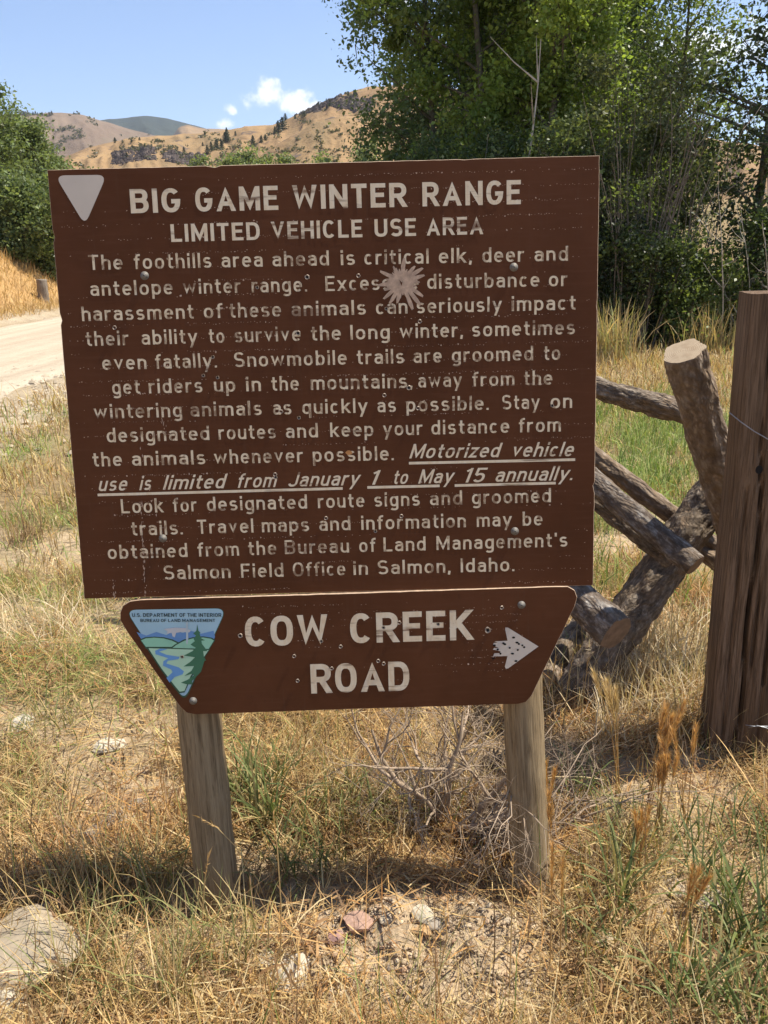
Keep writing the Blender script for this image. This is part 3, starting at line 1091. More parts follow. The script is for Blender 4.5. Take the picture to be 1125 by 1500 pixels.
for k, (px, py, s, hn) in enumerate(con_spots):
    p = hill_point(hn, px, py)
    if p is None:
        continue
    o = empty('conifer_tree', p)
    hh = s * p.length / FPX
    o.scale = (hh * rr_.uniform(1.1, 1.9), hh * 1.4, hh)
    o.rotation_euler.z = rr_.uniform(0, 6)
    cc = link('crown', conifers[k % 4], M['leaf'], o)
    link('trunk', con_trunk, M['tree_bark'], o)
    if hn == 'sage_hill':
        tag(o, 'tiny dark conifer in the line of trees on the crest of the sage hill', 'tree', 'conifers on the crest of the sage hill')
    elif k < 2:
        tag(o, ['tall dark lone conifer on the tan hill left of the cloud', 'smaller dark conifer pressed against the lone tall one'][k], 'tree', 'lone conifers on the tan hill')
    elif k < 5:
        tag(o, ['dark conifer on the left of the pair at the top of the spur gully', 'dark conifer on the right of the pair at the top of the spur gully',
                'small conifer just below the pair at the spur gully'][k - 2], 'tree', 'conifers at the spur gully')
    elif k < 17:
        tag(o, ['small juniper just under the pair of conifers at the spur gully', 'second small juniper down the spur gully', 'third small juniper down the spur gully',
                'juniper at the left end of the scrubby gully above the sign', 'rounded juniper in the middle of the scrubby gully above the sign',
                'juniper at the right end of the scrubby gully above the sign', 'low juniper at the foot of the scrubby gully', 'juniper between the two cliff bands',
                'tiny juniper high on the slope right of the lone conifer', 'tiny juniper left of the lone conifer', 'tiny juniper above the long cliff band',
                'juniper against the long cliff band'][k - 5], 'tree', 'junipers on the tan hill')
    elif k < 29:
        tag(o, 'small dark juniper on the ridge climbing to the high rock rim', 'tree', 'junipers along the climbing ridge')
    else:
        tag(o, 'tiny juniper on the rounded brow left of the long cliff band', 'tree', 'junipers on the rounded brow')


def scrub():
    """Low sagebrush dotted over the near slopes in drifts."""
    g = np.random.default_rng(91)
    cs = []
    for hn, x0_, x1_, y0_, y1_, n in (('dry_hill', 60, 560, 130, 246, 2600), ('grassy_spur', 340, 560, 170, 246, 500), ('dry_hill', 900, 1125, 210, 440, 900), ('sage_hill', 0, 240, 165, 225, 500)):
        for k in range(n):
            px, py = g.uniform(x0_, x1_), g.uniform(y0_, y1_)
            dn = float(fbm(np.array([px * 0.045]), np.array([py * 0.10]), 301, 4)[0])
            if dn < 0.50 + g.random() * 0.16:
                continue
            p = hill_point(hn, px, py)
            if p is not None:
                cs.append((p.x, p.y, p.z, p.length))
    cs = np.array(cs)
    rad = g.uniform(0.6, 1.7, len(cs)) * (cs[:, 3] / 420)
    m = 14
    c = np.repeat(cs[:, None, :3], m, 1) + g.normal(size=(len(cs), m, 3)) * rad[:, None, None] * np.array([.55, .55, .30]) + np.array([0, 0, 1.0]) * rad[:, None, None] * 0.3
    cols = np.array([[0.12, 0.115, 0.070]]) * g.uniform(.6, 1.3, (len(cs) * m, 1))
    v, vc = leaf_quads(c.reshape(-1, 3), np.repeat(rad, m) * 0.9, cols, 92)
    me = np_mesh('hillside_scrub', v, np.arange(len(v)), np.arange(len(v) // 4) * 4, vc)
    tag(link('hillside_scrub', me, M['leaf']), 'low dark sagebrush dotted in drifts over the dry slopes', 'scrub', None, 'stuff')


scrub()

# ------------------------------------------------------------------ the sign
TILT = radians(8.26)
W_UP, H_UP = 1.22, 0.9755
SIGN_LOC = Vector((-0.113, 1.677, 0.0))
sign = empty('road_sign', SIGN_LOC, (-TILT, 0, 0))
tag(sign, 'brown two panel road sign on two round wooden posts with cream lettering', 'sign')
_SM = Matrix.Translation(SIGN_LOC) @ Matrix.Rotation(-TILT, 4, 'X')
_SI = _SM.inverted()
_O = _SI @ Vector((0, 0, HCAM))


def sl(px, py, y=0.0):
    """Point of the view on the sign's own plane local-y = y, in sign coordinates."""
    d = (_SI.to_3x3()) @ Vector(ray(px, py))
    t = (y - _O.y) / d.y
    p = _O + d * t
    return Vector((p.x, y, p.z))


TH = 0.016
TLc, TRc, BRc, BLc = sl(70, 248), sl(880, 228), sl(868, 858), sl(122, 877)
x0, x1 = (TLc.x + BLc.x) / 2, (TRc.x + BRc.x) / 2
z1, z0 = (TLc.z + TRc.z) / 2, (BRc.z + BLc.z) / 2


def prism(name, outline, y_front, y_back, mat_front, mat_edge, parent, rough_edge=0.0, bow=0.0):
    """A thick board cut to an outline (x, z), front face towards -y."""
    n = len(outline)
    r = random.Random(len(outline))
    out = [(x + r.uniform(-rough_edge, rough_edge), z + r.uniform(-rough_edge, rough_edge)) for x, z in outline]
    bev = 0.0012
    cx = sum(p[0] for p in out) / n
    cz = sum(p[1] for p in out) / n
    v = []
    for x, z in out:
        k = bev / max(1e-6, math.hypot(x - cx, z - cz))
        v.append((x + (cx - x) * k, y_front, z + (cz - z) * k))
    for x, z in out:
        v.append((x, y_front + bev, z))
    for x, z in out:
        v.append((x, y_back, z))
    tris = geometry.tessellate_polygon([[Vector((p[0], p[1], 0)) for p in out]])
    f = []
    mi = []
    for t in tris:
        a, b, c = t
        ar = (out[b][0] - out[a][0]) * (out[c][1] - out[a][1]) - (out[c][0] - out[a][0]) * (out[b][1] - out[a][1])
        tt = (a, b, c) if ar > 0 else (a, c, b)
        f.append(tt)
        mi.append(0)
        f.append(tuple(2 * n + q for q in reversed(tt)))
        mi.append(1)
    for i in range(n):
        j = (i + 1) % n
        f.append((i, n + i, n + j, j))
        mi.append(1)
        f.append((n + i, 2 * n + i, 2 * n + j, n + j))
        mi.append(1)
    me = py_mesh(name, v, f)
    me.materials.append(mat_front)
    me.materials.append(mat_edge)
    for p, m_ in zip(me.polygons, mi):
        p.material_index = m_
    bm_fix(me)
    return link(name, me, None, parent)


def bm_fix(me):
    import bmesh
    bm = bmesh.new()
    bm.from_mesh(me)
    bmesh.ops.recalc_face_normals(bm, faces=bm.faces)
    bm.to_mesh(me)
    bm.free()


def edge_pts(ax, az, bx, bz, n):
    return [(ax + (bx - ax) * k / n, az + (bz - az) * k / n) for k in range(n)]


def chip_rect(xa, za, xb, zb, seed):
    r = random.Random(seed)
    pts = []
    for (a, b, c, d) in ((xa, za, xb, za), (xb, za, xb, zb), (xb, zb, xa, zb), (xa, zb, xa, za)):
        pts += edge_pts(a, b, c, d, 70)
    cx, cz = (xa + xb) / 2, (za + zb) / 2
    out = []
    for (x, z) in pts:
        k = 0.0006 * r.random()
        if r.random() < 0.035:
            k = r.uniform(0.001, 0.0045)
        out.append((x + (k if x < cx else -k), z + (k if z < cz else -k)))
    return out


panel = prism('sign_panel', chip_rect(x0, z0, x1, z1, 4), 0.0, TH, M['sign'], M['edge'], sign)
panel['label'] = 'large rectangular brown upper panel covered in text'

# lower panel outline traced from its corners
YLOW = -0.008
low_px = [(176, 908), (176, 897), (180, 887), (190, 881), (205, 879)]
low_px += [(205 + (815 - 205) * k / 40, 879 + (859.5 - 879) * k / 40) for k in range(1, 40)]
low_px += [(815, 859.5), (832, 859.5), (842, 865), (845.5, 875), (842, 888)]
low_px += [(842 + (781 - 842) * k / 8, 888 + (1015 - 888) * k / 8) for k in range(1, 8)]
low_px += [(779, 1019), (771, 1028), (760, 1031)]
low_px += [(760 + (286 - 760) * k / 30, 1031 + (1046.5 - 1031) * k / 30) for k in range(1, 30)]
low_px += [(286, 1046.5), (273, 1044), (264, 1036)]
low_px += [(264 + (178 - 264) * k / 10, 1036 + (914 - 1036) * k / 10) for k in range(1, 10)]
lo_out = [(sl(a, b, YLOW).x, sl(a, b, YLOW).z) for a, b in low_px]
lower = prism('sign_panel', lo_out, YLOW, YLOW + TH, M['sign'], M['edge'], sign, 0.0004)
lower['label'] = 'lower brown panel with cut off corners and an arrow'


# ---- stroke lettering: every glyph is drawn as ribbons of even width
def se(cx, cy, rx, ry, a0, a1, n=2.35, steps=None):
    steps = steps or max(4, int(abs(a1 - a0) / 13))
    pts = []
    for k in range(steps + 1):
        t = radians(a0 + (a1 - a0) * k / steps)
        c, s_ = cos(t), sin(t)
        pts.append((cx + rx * math.copysign(abs(c) ** (2 / n), c), cy + ry * math.copysign(abs(s_) ** (2 / n), s_)))
    return pts


def glyph(ch, s):
    a = s / 2
    T, B, X = 100 - a, a, 71 - a

    def bowl(xl, yt, yb, xr):
        m = (yt + yb) / 2
        r = min((yt - yb) / 2, (xr - xl) * 0.75)
        return [(xl, yt)] + se(xr - r, m, r, (yt - yb) / 2, 90, -90, 2.35) + [(xl, yb)]
    W = {'A': 76, 'B': 64, 'C': 64, 'D': 66, 'E': 56, 'F': 54, 'G': 66, 'H': 66, 'I': s, 'J': 56, 'K': 66, 'L': 54, 'M': 80, 'N': 68, 'O': 68, 'P': 62,
         'R': 65, 'S': 62, 'T': 58, 'U': 66, 'V': 70, 'W': 92, 'Y': 68,
         'a': 50, 'b': 53, 'c': 49, 'd': 53, 'e': 52, 'f': 34, 'g': 53, 'h': 51, 'i': s, 'k': 52, 'l': s, 'm': 82, 'n': 51, 'o': 54, 'p': 53, 'q': 53,
         'r': 36, 's': 48, 't': 35, 'u': 51, 'v': 54, 'w': 80, 'x': 54, 'y': 55, 'z': 47, '1': 30, '5': 56, '.': s, ',': s, "'": s}[ch]
    L, R = a, W - a
    cx = W / 2
    xm = X / 2 + a / 2
    ryx = (X - B) / 2
    ryc = (T - B) / 2
    S = []
    if ch == 'A':
        S = [[(a * 1.05, 0), (cx, 100 - a * .5), (W - a * 1.05, 0)], [(W * .22, 31), (W * .78, 31)]]
    elif ch == 'B':
        S = [[(L, 0), (L, 100)], bowl(L, T, 53, R - 2), bowl(L, 53, B, R)]
    elif ch == 'C':
        S = [se(cx, 50, R - cx, ryc, 42, 318)]
    elif ch == 'D':
        S = [[(L, 0), (L, 100)], [(L, T)] + se(W * .45, 50, R - W * .45, ryc, 90, -90, 2.5) + [(L, B)]]
    elif ch == 'E':
        S = [[(W, T), (L, T), (L, B), (W, B)], [(L, 52), (W * .9, 52)]]
    elif ch == 'F':
        S = [[(W, T), (L, T), (L, 0)], [(L, 51), (W * .88, 51)]]
    elif ch == 'G':
        S = [se(cx, 50, R - cx, ryc, 42, 345) + [(R, 46), (W * .52, 46)]]
    elif ch == 'H':
        S = [[(L, 0), (L, 100)], [(R, 0), (R, 100)], [(L, 51), (R, 51)]]
    elif ch == 'I' or ch == 'l':
        S = [[(a, 0), (a, 100)]]
    elif ch == 'J':
        S = [[(R, 100), (R, 28)] + se(cx, 28, R - cx, 28 - a, 0, -165)]
    elif ch == 'K':
        S = [[(L, 0), (L, 100)], [(R + a * .2, 100), (L, 40)], [(W * .38, 56), (R + a * .5, 0)]]
    elif ch == 'L':
        S = [[(L, 100), (L, B), (W, B)]]
    elif ch == 'M':
        S = [[(L, 0), (L, T - 2), (cx, 24), (R, T - 2), (R, 0)]]
        S = [[(L, 0), (L, 100)], [(R, 0), (R, 100)], [(L + 1, 96), (cx, 14), (R - 1, 96)]]
    elif ch == 'N':
        S = [[(L, 0), (L, 100)], [(R, 0), (R, 100)], [(L, 98 - a * .4), (R, 2 + a * .4)]]
    elif ch == 'O':
        S = [se(cx, 50, R - cx, ryc, 0, 360, 2.5) + ['closed']]
    elif ch == 'P':
        S = [[(L, 0), (L, 100)], bowl(L, T, 46, R)]
    elif ch == 'R':
        S = [[(L, 0), (L, 100)], bowl(L, T, 47, R - 1), [(W * .5, 47), (R + a * .3, 0)]]
    elif ch == 'S':
        S = [se(cx, 75 - a * .5, R - cx - 1, 25 - a * .5, 28, 270, 2.3)[:-1] + se(cx, 25 + a * .5, R - cx, 25 - a * .5, 90, -150, 2.3)]
    elif ch == 'T':
        S = [[(0, T), (W, T)], [(cx, 0), (cx, T)]]
    elif ch == 'U':
        S = [[(L, 100), (L, 32)] + se(cx, 32, R - cx, 32 - a, 180, 360, 2.3)[1:] + [(R, 100)]]
    elif ch == 'V':
        S = [[(a * 1.05, 100), (cx, a * .5), (W - a * 1.05, 100)]]
    elif ch == 'W':
        S = [[(a * 1.0, 100), (W * .27, a * .6), (cx, 96 - a * .3), (W * .73, a * .6), (W - a * 1.0, 100)]]
    elif ch == 'Y':
        S = [[(a * .9, 100), (cx, 44)], [(W - a * .9, 100), (cx, 44)], [(cx, 46), (cx, 0)]]
    elif ch == 'a':
        S = [se(cx - 1, X - 17, R - cx + 1, 17, 155, 0, 2.3) + [(R, 0)],
             [(R, 41), (cx, 41)] + se(L + 15, 24 + a * .25, 15, 24 - a * .6 - B + 9, 90, 270, 2.2)[1:] + [(cx + 4, B + .5), (R, 17)]]
        S[1] = [(R, 42)] + se(L + 16, (42 + B) / 2, 16, (42 - B) / 2, 90, 270, 2.2) + [(R - 10, B + 2), (R, 17)]
    elif ch in 'bp':
        S = [[(L, 0 if ch == 'b' else -28), (L, 100 if ch == 'b' else 71)], se(cx, xm, R - cx, ryx, 0, 360) + ['closed']]
    elif ch in 'dq':
        S = [[(R, 0 if ch == 'd' else -28), (R, 100 if ch == 'd' else 71)], se(cx, xm, R - cx, ryx, 0, 360) + ['closed']]
    elif ch == 'c':
        S = [se(cx, xm, R - cx, ryx, 45, 315)]
    elif ch == 'e':
        S = [[(L, 37), (R, 37)] + se(cx, xm, R - cx, ryx, 5, 318)]
    elif ch == 'f':
        S = [[(L + 8, 0), (L + 8, 78)] + se(L + 25, 78, 17, T - 78, 180, 90, 2.2)[1:] + [(W + 3, T)], [(0, X), (W - 1, X)]]
    elif ch == 'g':
        S = [se(cx, xm, R - cx, ryx, 0, 360) + ['closed'], [(R, 71), (R, -8)] + se(cx, -8, R - cx, 14, 0, -150, 2.3)[1:]]
    elif ch in 'hn':
        S = [[(L, 0), (L, 100 if ch == 'h' else 71)], [(L, X - 20)] + se(cx, X - 20, R - cx, 20, 180, 0, 2.3) + [(R, 0)]]
    elif ch == 'i':
        S = [[(a, 0), (a, 71)], [(a, 82), (a, 100)]]
    elif ch == 'k':
        S = [[(L, 0), (L, 100)], [(R, 71), (L, 27)], [(W * .40, 40), (R + a * .5, 0)]]
    elif ch == 'm':
        q = (R - L) / 2
        S = [[(L, 0), (L, 71)], [(L, X - 16)] + se(L + q / 2, X - 16, q / 2, 16, 180, 0, 2.3) + [(L + q, 0)],
             [(L + q, X - 16)] + se(L + q * 1.5, X - 16, q / 2, 16, 180, 0, 2.3) + [(R, 0)]]
    elif ch == 'o':
        S = [se(cx, xm, R - cx, ryx, 0, 360) + ['closed']]
    elif ch == 'r':
        S = [[(L, 0), (L, 71)], [(L, X - 22)] + se(L + 22, X - 22, 22, 22, 180, 75, 2.3)]
    elif ch == 's':
        q = (X - B) / 4
        S = [se(cx, X - q, R - cx - 1, q, 30, 270, 2.3)[:-1] + se(cx, B + q, R - cx, q, 90, -150, 2.3)]
    elif ch == 't':
        S = [[(L + 8, 93), (L + 8, 24)] + se(L + 23, 24, 15, 24 - a, 180, 270, 2.2)[1:] + [(W, B)], [(0, X), (W, X)]]
    elif ch == 'u':
        S = [[(R, 0), (R, 71)], [(L, 71), (L, B + 20)] + se(cx, B + 20, R - cx, 20, 180, 360, 2.3)]
    elif ch == 'v':
        S = [[(a * 1.0, 71), (cx, a * .5), (W - a * 1.0, 71)]]
    elif ch == 'w':
        S = [[(a, 71), (W * .28, a * .5), (cx, 71 - a * .4), (W * .72, a * .5), (W - a, 71)]]
    elif ch == 'x':
        S = [[(a * .8, 71), (W - a * .8, 0)], [(W - a * .8, 71), (a * .8, 0)]]
    elif ch == 'y':
        S = [[(a * .8, 71), (cx + 1, a * .3)], [(W - a * .8, 71), (cx - 12, -28)]]
    elif ch == 'z':
        S = [[(1, X), (R, X), (L, B), (W, B)]]
    elif ch == '1':
        S = [[(R - 3, 0), (R - 3, 100)], [(R - 3, 98 - a), (0, 78)]]
    elif ch == '5':
        S = [[(W - 2, T), (L + 3, T), (L + 1, 57)] + se(cx, 32, R - cx, 32 - a, 130, -150, 2.2)]
    elif ch == '.':
        S = [[(a, 0), (a, s)]]
    elif ch == ',':
        S = [[(a + 1, s), (a - 3, -s)]]
    elif ch == "'":
        S = [[(a, 72), (a, 100)]]
    return W, S


def word_shapes(text, s=15.5, gap=15):
    x = 0
    out = []
    for ch in text:
        if ch == ' ':
            x += 40
            continue
        w, S = glyph(ch, s)
        for st in S:
            closed = st[-1] == 'closed'
            pts = [(p[0] + x, p[1]) for p in (st[:-1] if closed else st)]
            out.append((pts, closed, ch in 'AKMNRVWYkvwxy'))
        x += w + gap
    return x - gap, out


def ribbon(pts, closed, hw, flatcut=False):
    """Left and right edges of a stroke with mitred joints."""
    P = [Vector(p) for p in pts]
    if closed and (P[0] - P[-1]).length < 1e-6:
        P = P[:-1]
    Q = [P[0]]
    for p in P[1:]:
        if (p - Q[-1]).length > 1e-4:
            Q.append(p)
    P = Q
    n = len(P)
    left, right = [], []
    for i in range(n):
        if closed:
            a, b, c = P[i - 1], P[i], P[(i + 1) % n]
        else:
            a, b, c = P[max(i - 1, 0)], P[i], P[min(i + 1, n - 1)]
        d1 = (b - a)
        d2 = (c - b)
        if d1.length < 1e-9:
            d1 = d2
        if d2.length < 1e-9:
            d2 = d1
        d1.normalize()
        d2.normalize()
        n1 = Vector((-d1.y, d1.x))
        n2 = Vector((-d2.y, d2.x))
        m = (n1 + n2)
        m = m.normalized() if m.length > 1e-6 else n1
        k = min(1.0 / max(0.2, m.dot(n1)), 3.6)
        if flatcut and not closed and i in (0, n - 1) and abs(d1.y) > 0.45:
            m = Vector((-math.copysign(1, d1.y), 0))
            k = 1.0 / abs(d1.y)
        left.append(b + m * hw * k)
        right.append(b - m * hw * k)
    if flatcut:
        # pointed joints are cut off level with the top and foot of the letter
        top = max(p.y for p in P)
        top = 100.0 if top > 80 else 71.0
        for q in left + right:
            if min(p.y for p in P) >= 0:
                q.y = max(q.y, 0.0)
            q.y = min(q.y, top)
    return left, right


def lettering(specs, y, mat, parent, shear=0.0, s=15.5, gap=15, name='printed_word', unders=(), underpx=4.4):
    """specs: (word, px_start, px_end, py_baseline_at_start, py_baseline_at_end, capheight_px)."""
    for word, pa, pb, ya, yb, cap in specs:
        A = sl(pa, ya, y)
        Bp = sl(pb, yb, y)
        C = sl(pa, ya - cap, y)
        hgt = (C.z - A.z)
        V, Fc = [], []
        wd, shapes = word_shapes(word, s, gap)
        ital = shear * 100 if shear else 0
        sx = (Bp.x - A.x) / (wd + (ital * 0.75))
        sz = hgt / 100.0
        for si, (pts, closed, flatcut) in enumerate(shapes):
            l, r = ribbon(pts, closed, s / 2, flatcut)
            b0 = len(V)
            off = 0.00004 * (1 + si % 9)
            for p in l:
                V.append((A.x + (p.x + p.y * shear) * sx, y - off, A.z + p.y * sz + (Bp.z - A.z) * (p.x / wd)))
            for p in r:
                V.append((A.x + (p.x + p.y * shear) * sx, y - off, A.z + p.y * sz + (Bp.z - A.z) * (p.x / wd)))
            n = len(l)
            for i in range(n if closed else n - 1):
                j = (i + 1) % n
                Fc.append((b0 + i, b0 + n + i, b0 + n + j, b0 + j))
        link(name, py_mesh(name, V, Fc), mat, parent)
    for (pa, ya, pb, yb) in unders:
        A = sl(pa, ya, y)
        Bp = sl(pb, yb, y)
        hh = 0.0031
        V = [(A.x, y - .0005, A.z - hh), (Bp.x, y - .0005, Bp.z - hh), (Bp.x, y - .0005, Bp.z + hh), (A.x, y - .0005, A.z + hh)]
        link('underline', py_mesh('underline', V, [(0, 1, 2, 3)]), mat, parent)


def line(words, xs, bl, br, cap, **kw):
    """words with their (start, end) pixels; the baseline runs from bl=(x, y) to br=(x, y)."""
    def by(x):
        return bl[1] + (br[1] - bl[1]) * (x - bl[0]) / (br[0] - bl[0])
    return [(w, a, b, by(a), by(b), cap) for w, (a, b) in zip(words.split(), xs)]


YL = -0.0004
H_ = dict(mat=M['heading'])
lettering(line('BIG GAME WINTER RANGE', [(192, 265), (287, 408), (429, 596), (619, 763)], (192, 312.5), (763, 299), 35.5), YL, M['heading'], panel, s=18, gap=14)
lettering(line('LIMITED VEHICLE USE AREA', [(251, 381), (397.5, 531), (549, 609.5), (625, 708)], (251, 354.5), (708, 343), 26), YL, M['heading'], panel, s=17, gap=15)
BODY = [
    ('The foothills area ahead is critical elk, deer and', [(130.5, 180), (197, 310), (325, 385), (399.5, 482), (499.5, 520), (534, 628), (643, 691), (706.5, 767.5), (783, 832)], (130, 395.5), (832, 382)),
    ('antelope winter range. Excessive disturbance or', [(133, 253.5), (268.5, 353), (369, 450), (477, 613), (626, 790), (804, 831)], (133, 433.5), (831, 419)),
    ('harassment of these animals can seriously impact', [(120.5, 284), (299, 326), (336.5, 412), (427.5, 536), (551, 597), (610.5, 735), (749.5, 843)], (120, 470.5), (843, 453.5)),
    ('their ability to survive the long winter, sometimes', [(126.5, 189), (208, 289.5), (306.5, 329), (344, 440.5), (456, 499.5), (513.5, 571), (585.5, 678), (691.5, 842)], (126, 507), (842, 489.5)),
    ('even fatally. Snowmobile trails are groomed to', [(150.5, 215), (228, 318), (343.5, 508), (523, 592), (606, 647), (662, 781), (796.5, 820.5)], (150, 542), (820, 527)),
    ('get riders up in the mountains, away from the', [(165, 205.5), (218.5, 297), (314, 345), (361, 382.5), (398, 438), (455.5, 604), (613, 676.5), (692, 753.5), (767.5, 809)], (165, 577.5), (809, 563.5)),
    ('wintering animals as quickly as possible. Stay on', [(138, 267), (279.5, 383.5), (400, 427), (443, 538.5), (553, 580), (595.5, 716), (735.5, 790.5), (806.5, 838)], (138, 613.5), (838, 597.5)),
    ('designated routes and keep your distance from', [(157, 307), (320.5, 404), (419, 466), (484, 547), (561.5, 619), (632, 746), (760, 821.5)], (157, 648), (821, 632)),
    ('the animals whenever possible.', [(136.5, 179), (194, 301), (314, 444), (458.5, 577)], (136, 683.5), (577, 674)),
    ('Look for designated route signs and groomed', [(178, 239.5), (254, 288.5), (303.5, 450), (466, 534), (548.5, 615), (630, 677), (691.5, 807)], (178, 752), (807, 735.5)),
    ('trails. Travel maps and information may be', [(193, 268), (289.5, 371.5), (384, 453), (468, 513.5), (529.5, 682.5), (698.5, 749.5), (765.5, 794.5)], (193, 784.5), (794, 769.5)),
    ("obtained from the Bureau of Land Management's", [(158.5, 275), (290, 350.5), (364, 405), (417.5, 511.5), (526.5, 550), (562, 623.5), (639.5, 831)], (158, 819), (831, 800.5)),
    ('Salmon Field Office in Salmon, Idaho.', [(240.5, 338), (353.5, 415.5), (429.5, 506), (518, 539), (553.5, 660), (675, 753.5)], (240, 849), (753, 836.5)),
]
for k, (w, xs, bl, br) in enumerate(BODY):
    cap = 22.0 - 1.6 * k / 12
    lettering(line(w, xs, bl, br, cap), YL, M['letter'], panel, s=13.6, gap=17)
lettering(line('Motorized vehicle', [(599.5, 735), (748, 843)], (599, 671.5), (843, 668), 21), YL, M['heading'], panel, 0.30, 13.6, 15,
          unders=[(599, 678.5, 842.5, 673.2)])
lettering(line('use is limited from January 1 to May 15 annually.', [(143.5, 189.5), (204, 224.5), (238.5, 333), (346.5, 408), (421, 529.5), (541, 557), (575, 600), (612.5, 667), (678, 713.5), (724.5, 843)],
               (143, 719.5), (843, 703)[0:2], 21), YL, M['heading'], panel, 0.30, 13.6, 15,
          unders=[(143, 725, 502, 715.4), (538, 714, 644, 711.6), (666, 711.2, 814, 707.6)])
YLL = YLOW - 0.0004
lettering(line('COW CREEK', [(360, 481), (513.5, 692)], (360, 947.5), (692, 937), 44), YLL, M['heading'], lower, s=18.5, gap=13)
lettering(line('ROAD', [(456, 600)], (456, 1016), (600, 1011.3), 43), YLL, M['heading'], lower, s=18.5, gap=12)


# ---- flat print helpers
def flat(polys, y0_, name, mat, parent, step=0.00012):
    """polys: list of (pixel outline, colour); each lies a hair in front of the one before."""
    V, Fc, Cc = [], [], []
    for k, (poly, c) in enumerate(polys):
        y = y0_ - step * (k + 1)
        P = [sl(a, b, y) for a, b in poly]
        tr = geometry.tessellate_polygon([[Vector((p.x, p.z, 0)) for p in P]])
        b0 = len(V)
        V += [tuple(p) for p in P]
        Cc += [c] * len(P)
        for t in tr:
            a, b, cc = [P[i] for i in t]
            ar = (b.x - a.x) * (cc.z - a.z) - (cc.x - a.x) * (b.z - a.z)
            Fc.append(tuple(b0 + i for i in (t if ar > 0 else t[::-1])))
    return link(name, py_mesh(name, V, Fc, False, Cc), mat, parent)


def round_poly(pts, rad, steps=6):
    out = []
    n = len(pts)
    for i in range(n):
        p = Vector(pts[i])
        a = (Vector(pts[i - 1]) - p).normalized()
        b = (Vector(pts[(i + 1) % n]) - p).normalized()
        p0, p1 = p + a * rad, p + b * rad
        for k in range(steps + 1):
            t = k / steps
            out.append(tuple(p0 * (1 - t) ** 2 + p * 2 * t * (1 - t) + p1 * t * t))
    return out


tri = flat([(round_poly([(80.5, 257), (156.5, 256), (124.5, 330)], 15), (0.5, 0.5, 0.5))], -0.0002, 'reflective_triangle', M['tri'], panel)
arrow_px = [(788.8, 947), (744.5, 979), (741, 979.5), (739.5, 976.5), (743.5, 961), (726, 961.5), (722.5, 961), (724, 957), (733, 956.5), (733, 954), (722, 951.5), (724, 949),
            (731, 949.5), (722.5, 945.5), (723, 942), (729, 941), (724, 939.5), (743.5, 938.5), (740, 922), (740.5, 919), (744, 919.2)]
flat([(arrow_px, (.5, .5, .5))], YLOW - 0.0002, 'arrow', M['tri'], lower)


def z7(u, v):
    return (160 + u / 3.125, 840 + v / 3.125)


DG = (0.035, 0.085, 0.050)
SKYB = (0.33, 0.50, 0.58)
dec = []
dec.append((round_poly([z7(72, 166), z7(540, 158), z7(345, 592)], 17), (0.04, 0.09, 0.05)))
dec.append((round_poly([z7(76, 167), z7(536, 160), z7(343, 582)], 16), SKYB))
dec.append(([z7(*p) for p in [(125, 268), (170, 284), (215, 268), (262, 282), (300, 258), (335, 272), (372, 262), (420, 276), (478, 262), (484, 290), (470, 330), (170, 330), (146, 300)]], (0.13, 0.27, 0.50)))
dec.append(([z7(*p) for p in [(140, 302), (165, 292), (205, 289), (250, 292), (290, 302), (320, 316), (345, 330), (345, 345), (168, 345)]], DG))
dec.append(([z7(*p) for p in [(146, 306), (168, 297), (205, 294), (248, 297), (286, 307), (312, 320), (300, 336), (168, 336)]], (0.26, 0.52, 0.36)))
dec.append(([z7(*p) for p in [(268, 350), (300, 325), (340, 303), (382, 292), (430, 288), (470, 294), (486, 304), (455, 352)]], DG))
dec.append(([z7(*p) for p in [(284, 345), (308, 327), (344, 308), (384, 297), (430, 293), (466, 299), (479, 307), (455, 346)]], (0.27, 0.53, 0.37)))
dec.append(([z7(*p) for p in [(172, 338), (272, 340), (462, 346), (458, 352), (380, 470), (345, 545), (318, 548), (290, 515), (235, 440), (175, 348)]], DG))
dec.append(([z7(*p) for p in [(180, 342), (272, 345), (455, 351), (372, 470), (344, 538), (322, 541), (298, 512), (240, 436), (184, 350)]], (0.40, 0.60, 0.42)))
dec.append(([z7(*p) for p in [(232, 344), (268, 346), (228, 358), (262, 372), (322, 382), (318, 392), (268, 400), (262, 412), (318, 430), (342, 448), (336, 462), (300, 474), (276, 500), (262, 478),
                              (290, 452), (284, 440), (246, 422), (248, 402), (270, 388), (212, 370), (210, 354)]], (0.13, 0.30, 0.56)))
dec.append(([z7(*p) for p in [(403, 234), (408, 262), (418, 272), (413, 276), (420, 296), (438, 306), (422, 308), (424, 322), (450, 356), (430, 356), (434, 384), (444, 398), (436, 400),
                              (420, 450), (380, 492), (378, 508), (355, 508), (328, 500), (360, 486), (386, 468), (384, 458), (342, 470), (376, 446), (388, 424), (340, 426), (372, 404), (392, 384),
                              (342, 376), (380, 356), (396, 340), (372, 326), (392, 310), (386, 300), (397, 284), (384, 276), (399, 262)]], (0.050, 0.155, 0.085)))
dec.append(([z7(*p) for p in [(250, 254), (300, 248), (352, 250), (374, 262), (366, 270), (330, 268), (306, 272), (300, 292), (290, 288), (286, 272), (262, 276), (268, 266)]], (0.50, 0.50, 0.50)))
dec.append(([z7(*p) for p in [(352, 222), (360, 222), (362, 300), (358, 326), (352, 318)]], (0.42, 0.50, 0.52)))
emblem = flat(dec, YLOW - 0.0002, 'emblem', M['emblem'], lower, 0.0001)
em_ink = mat_plain('emblem_ink', (0.020, 0.035, 0.035), 0.6)
y_em = YLOW - 0.0022


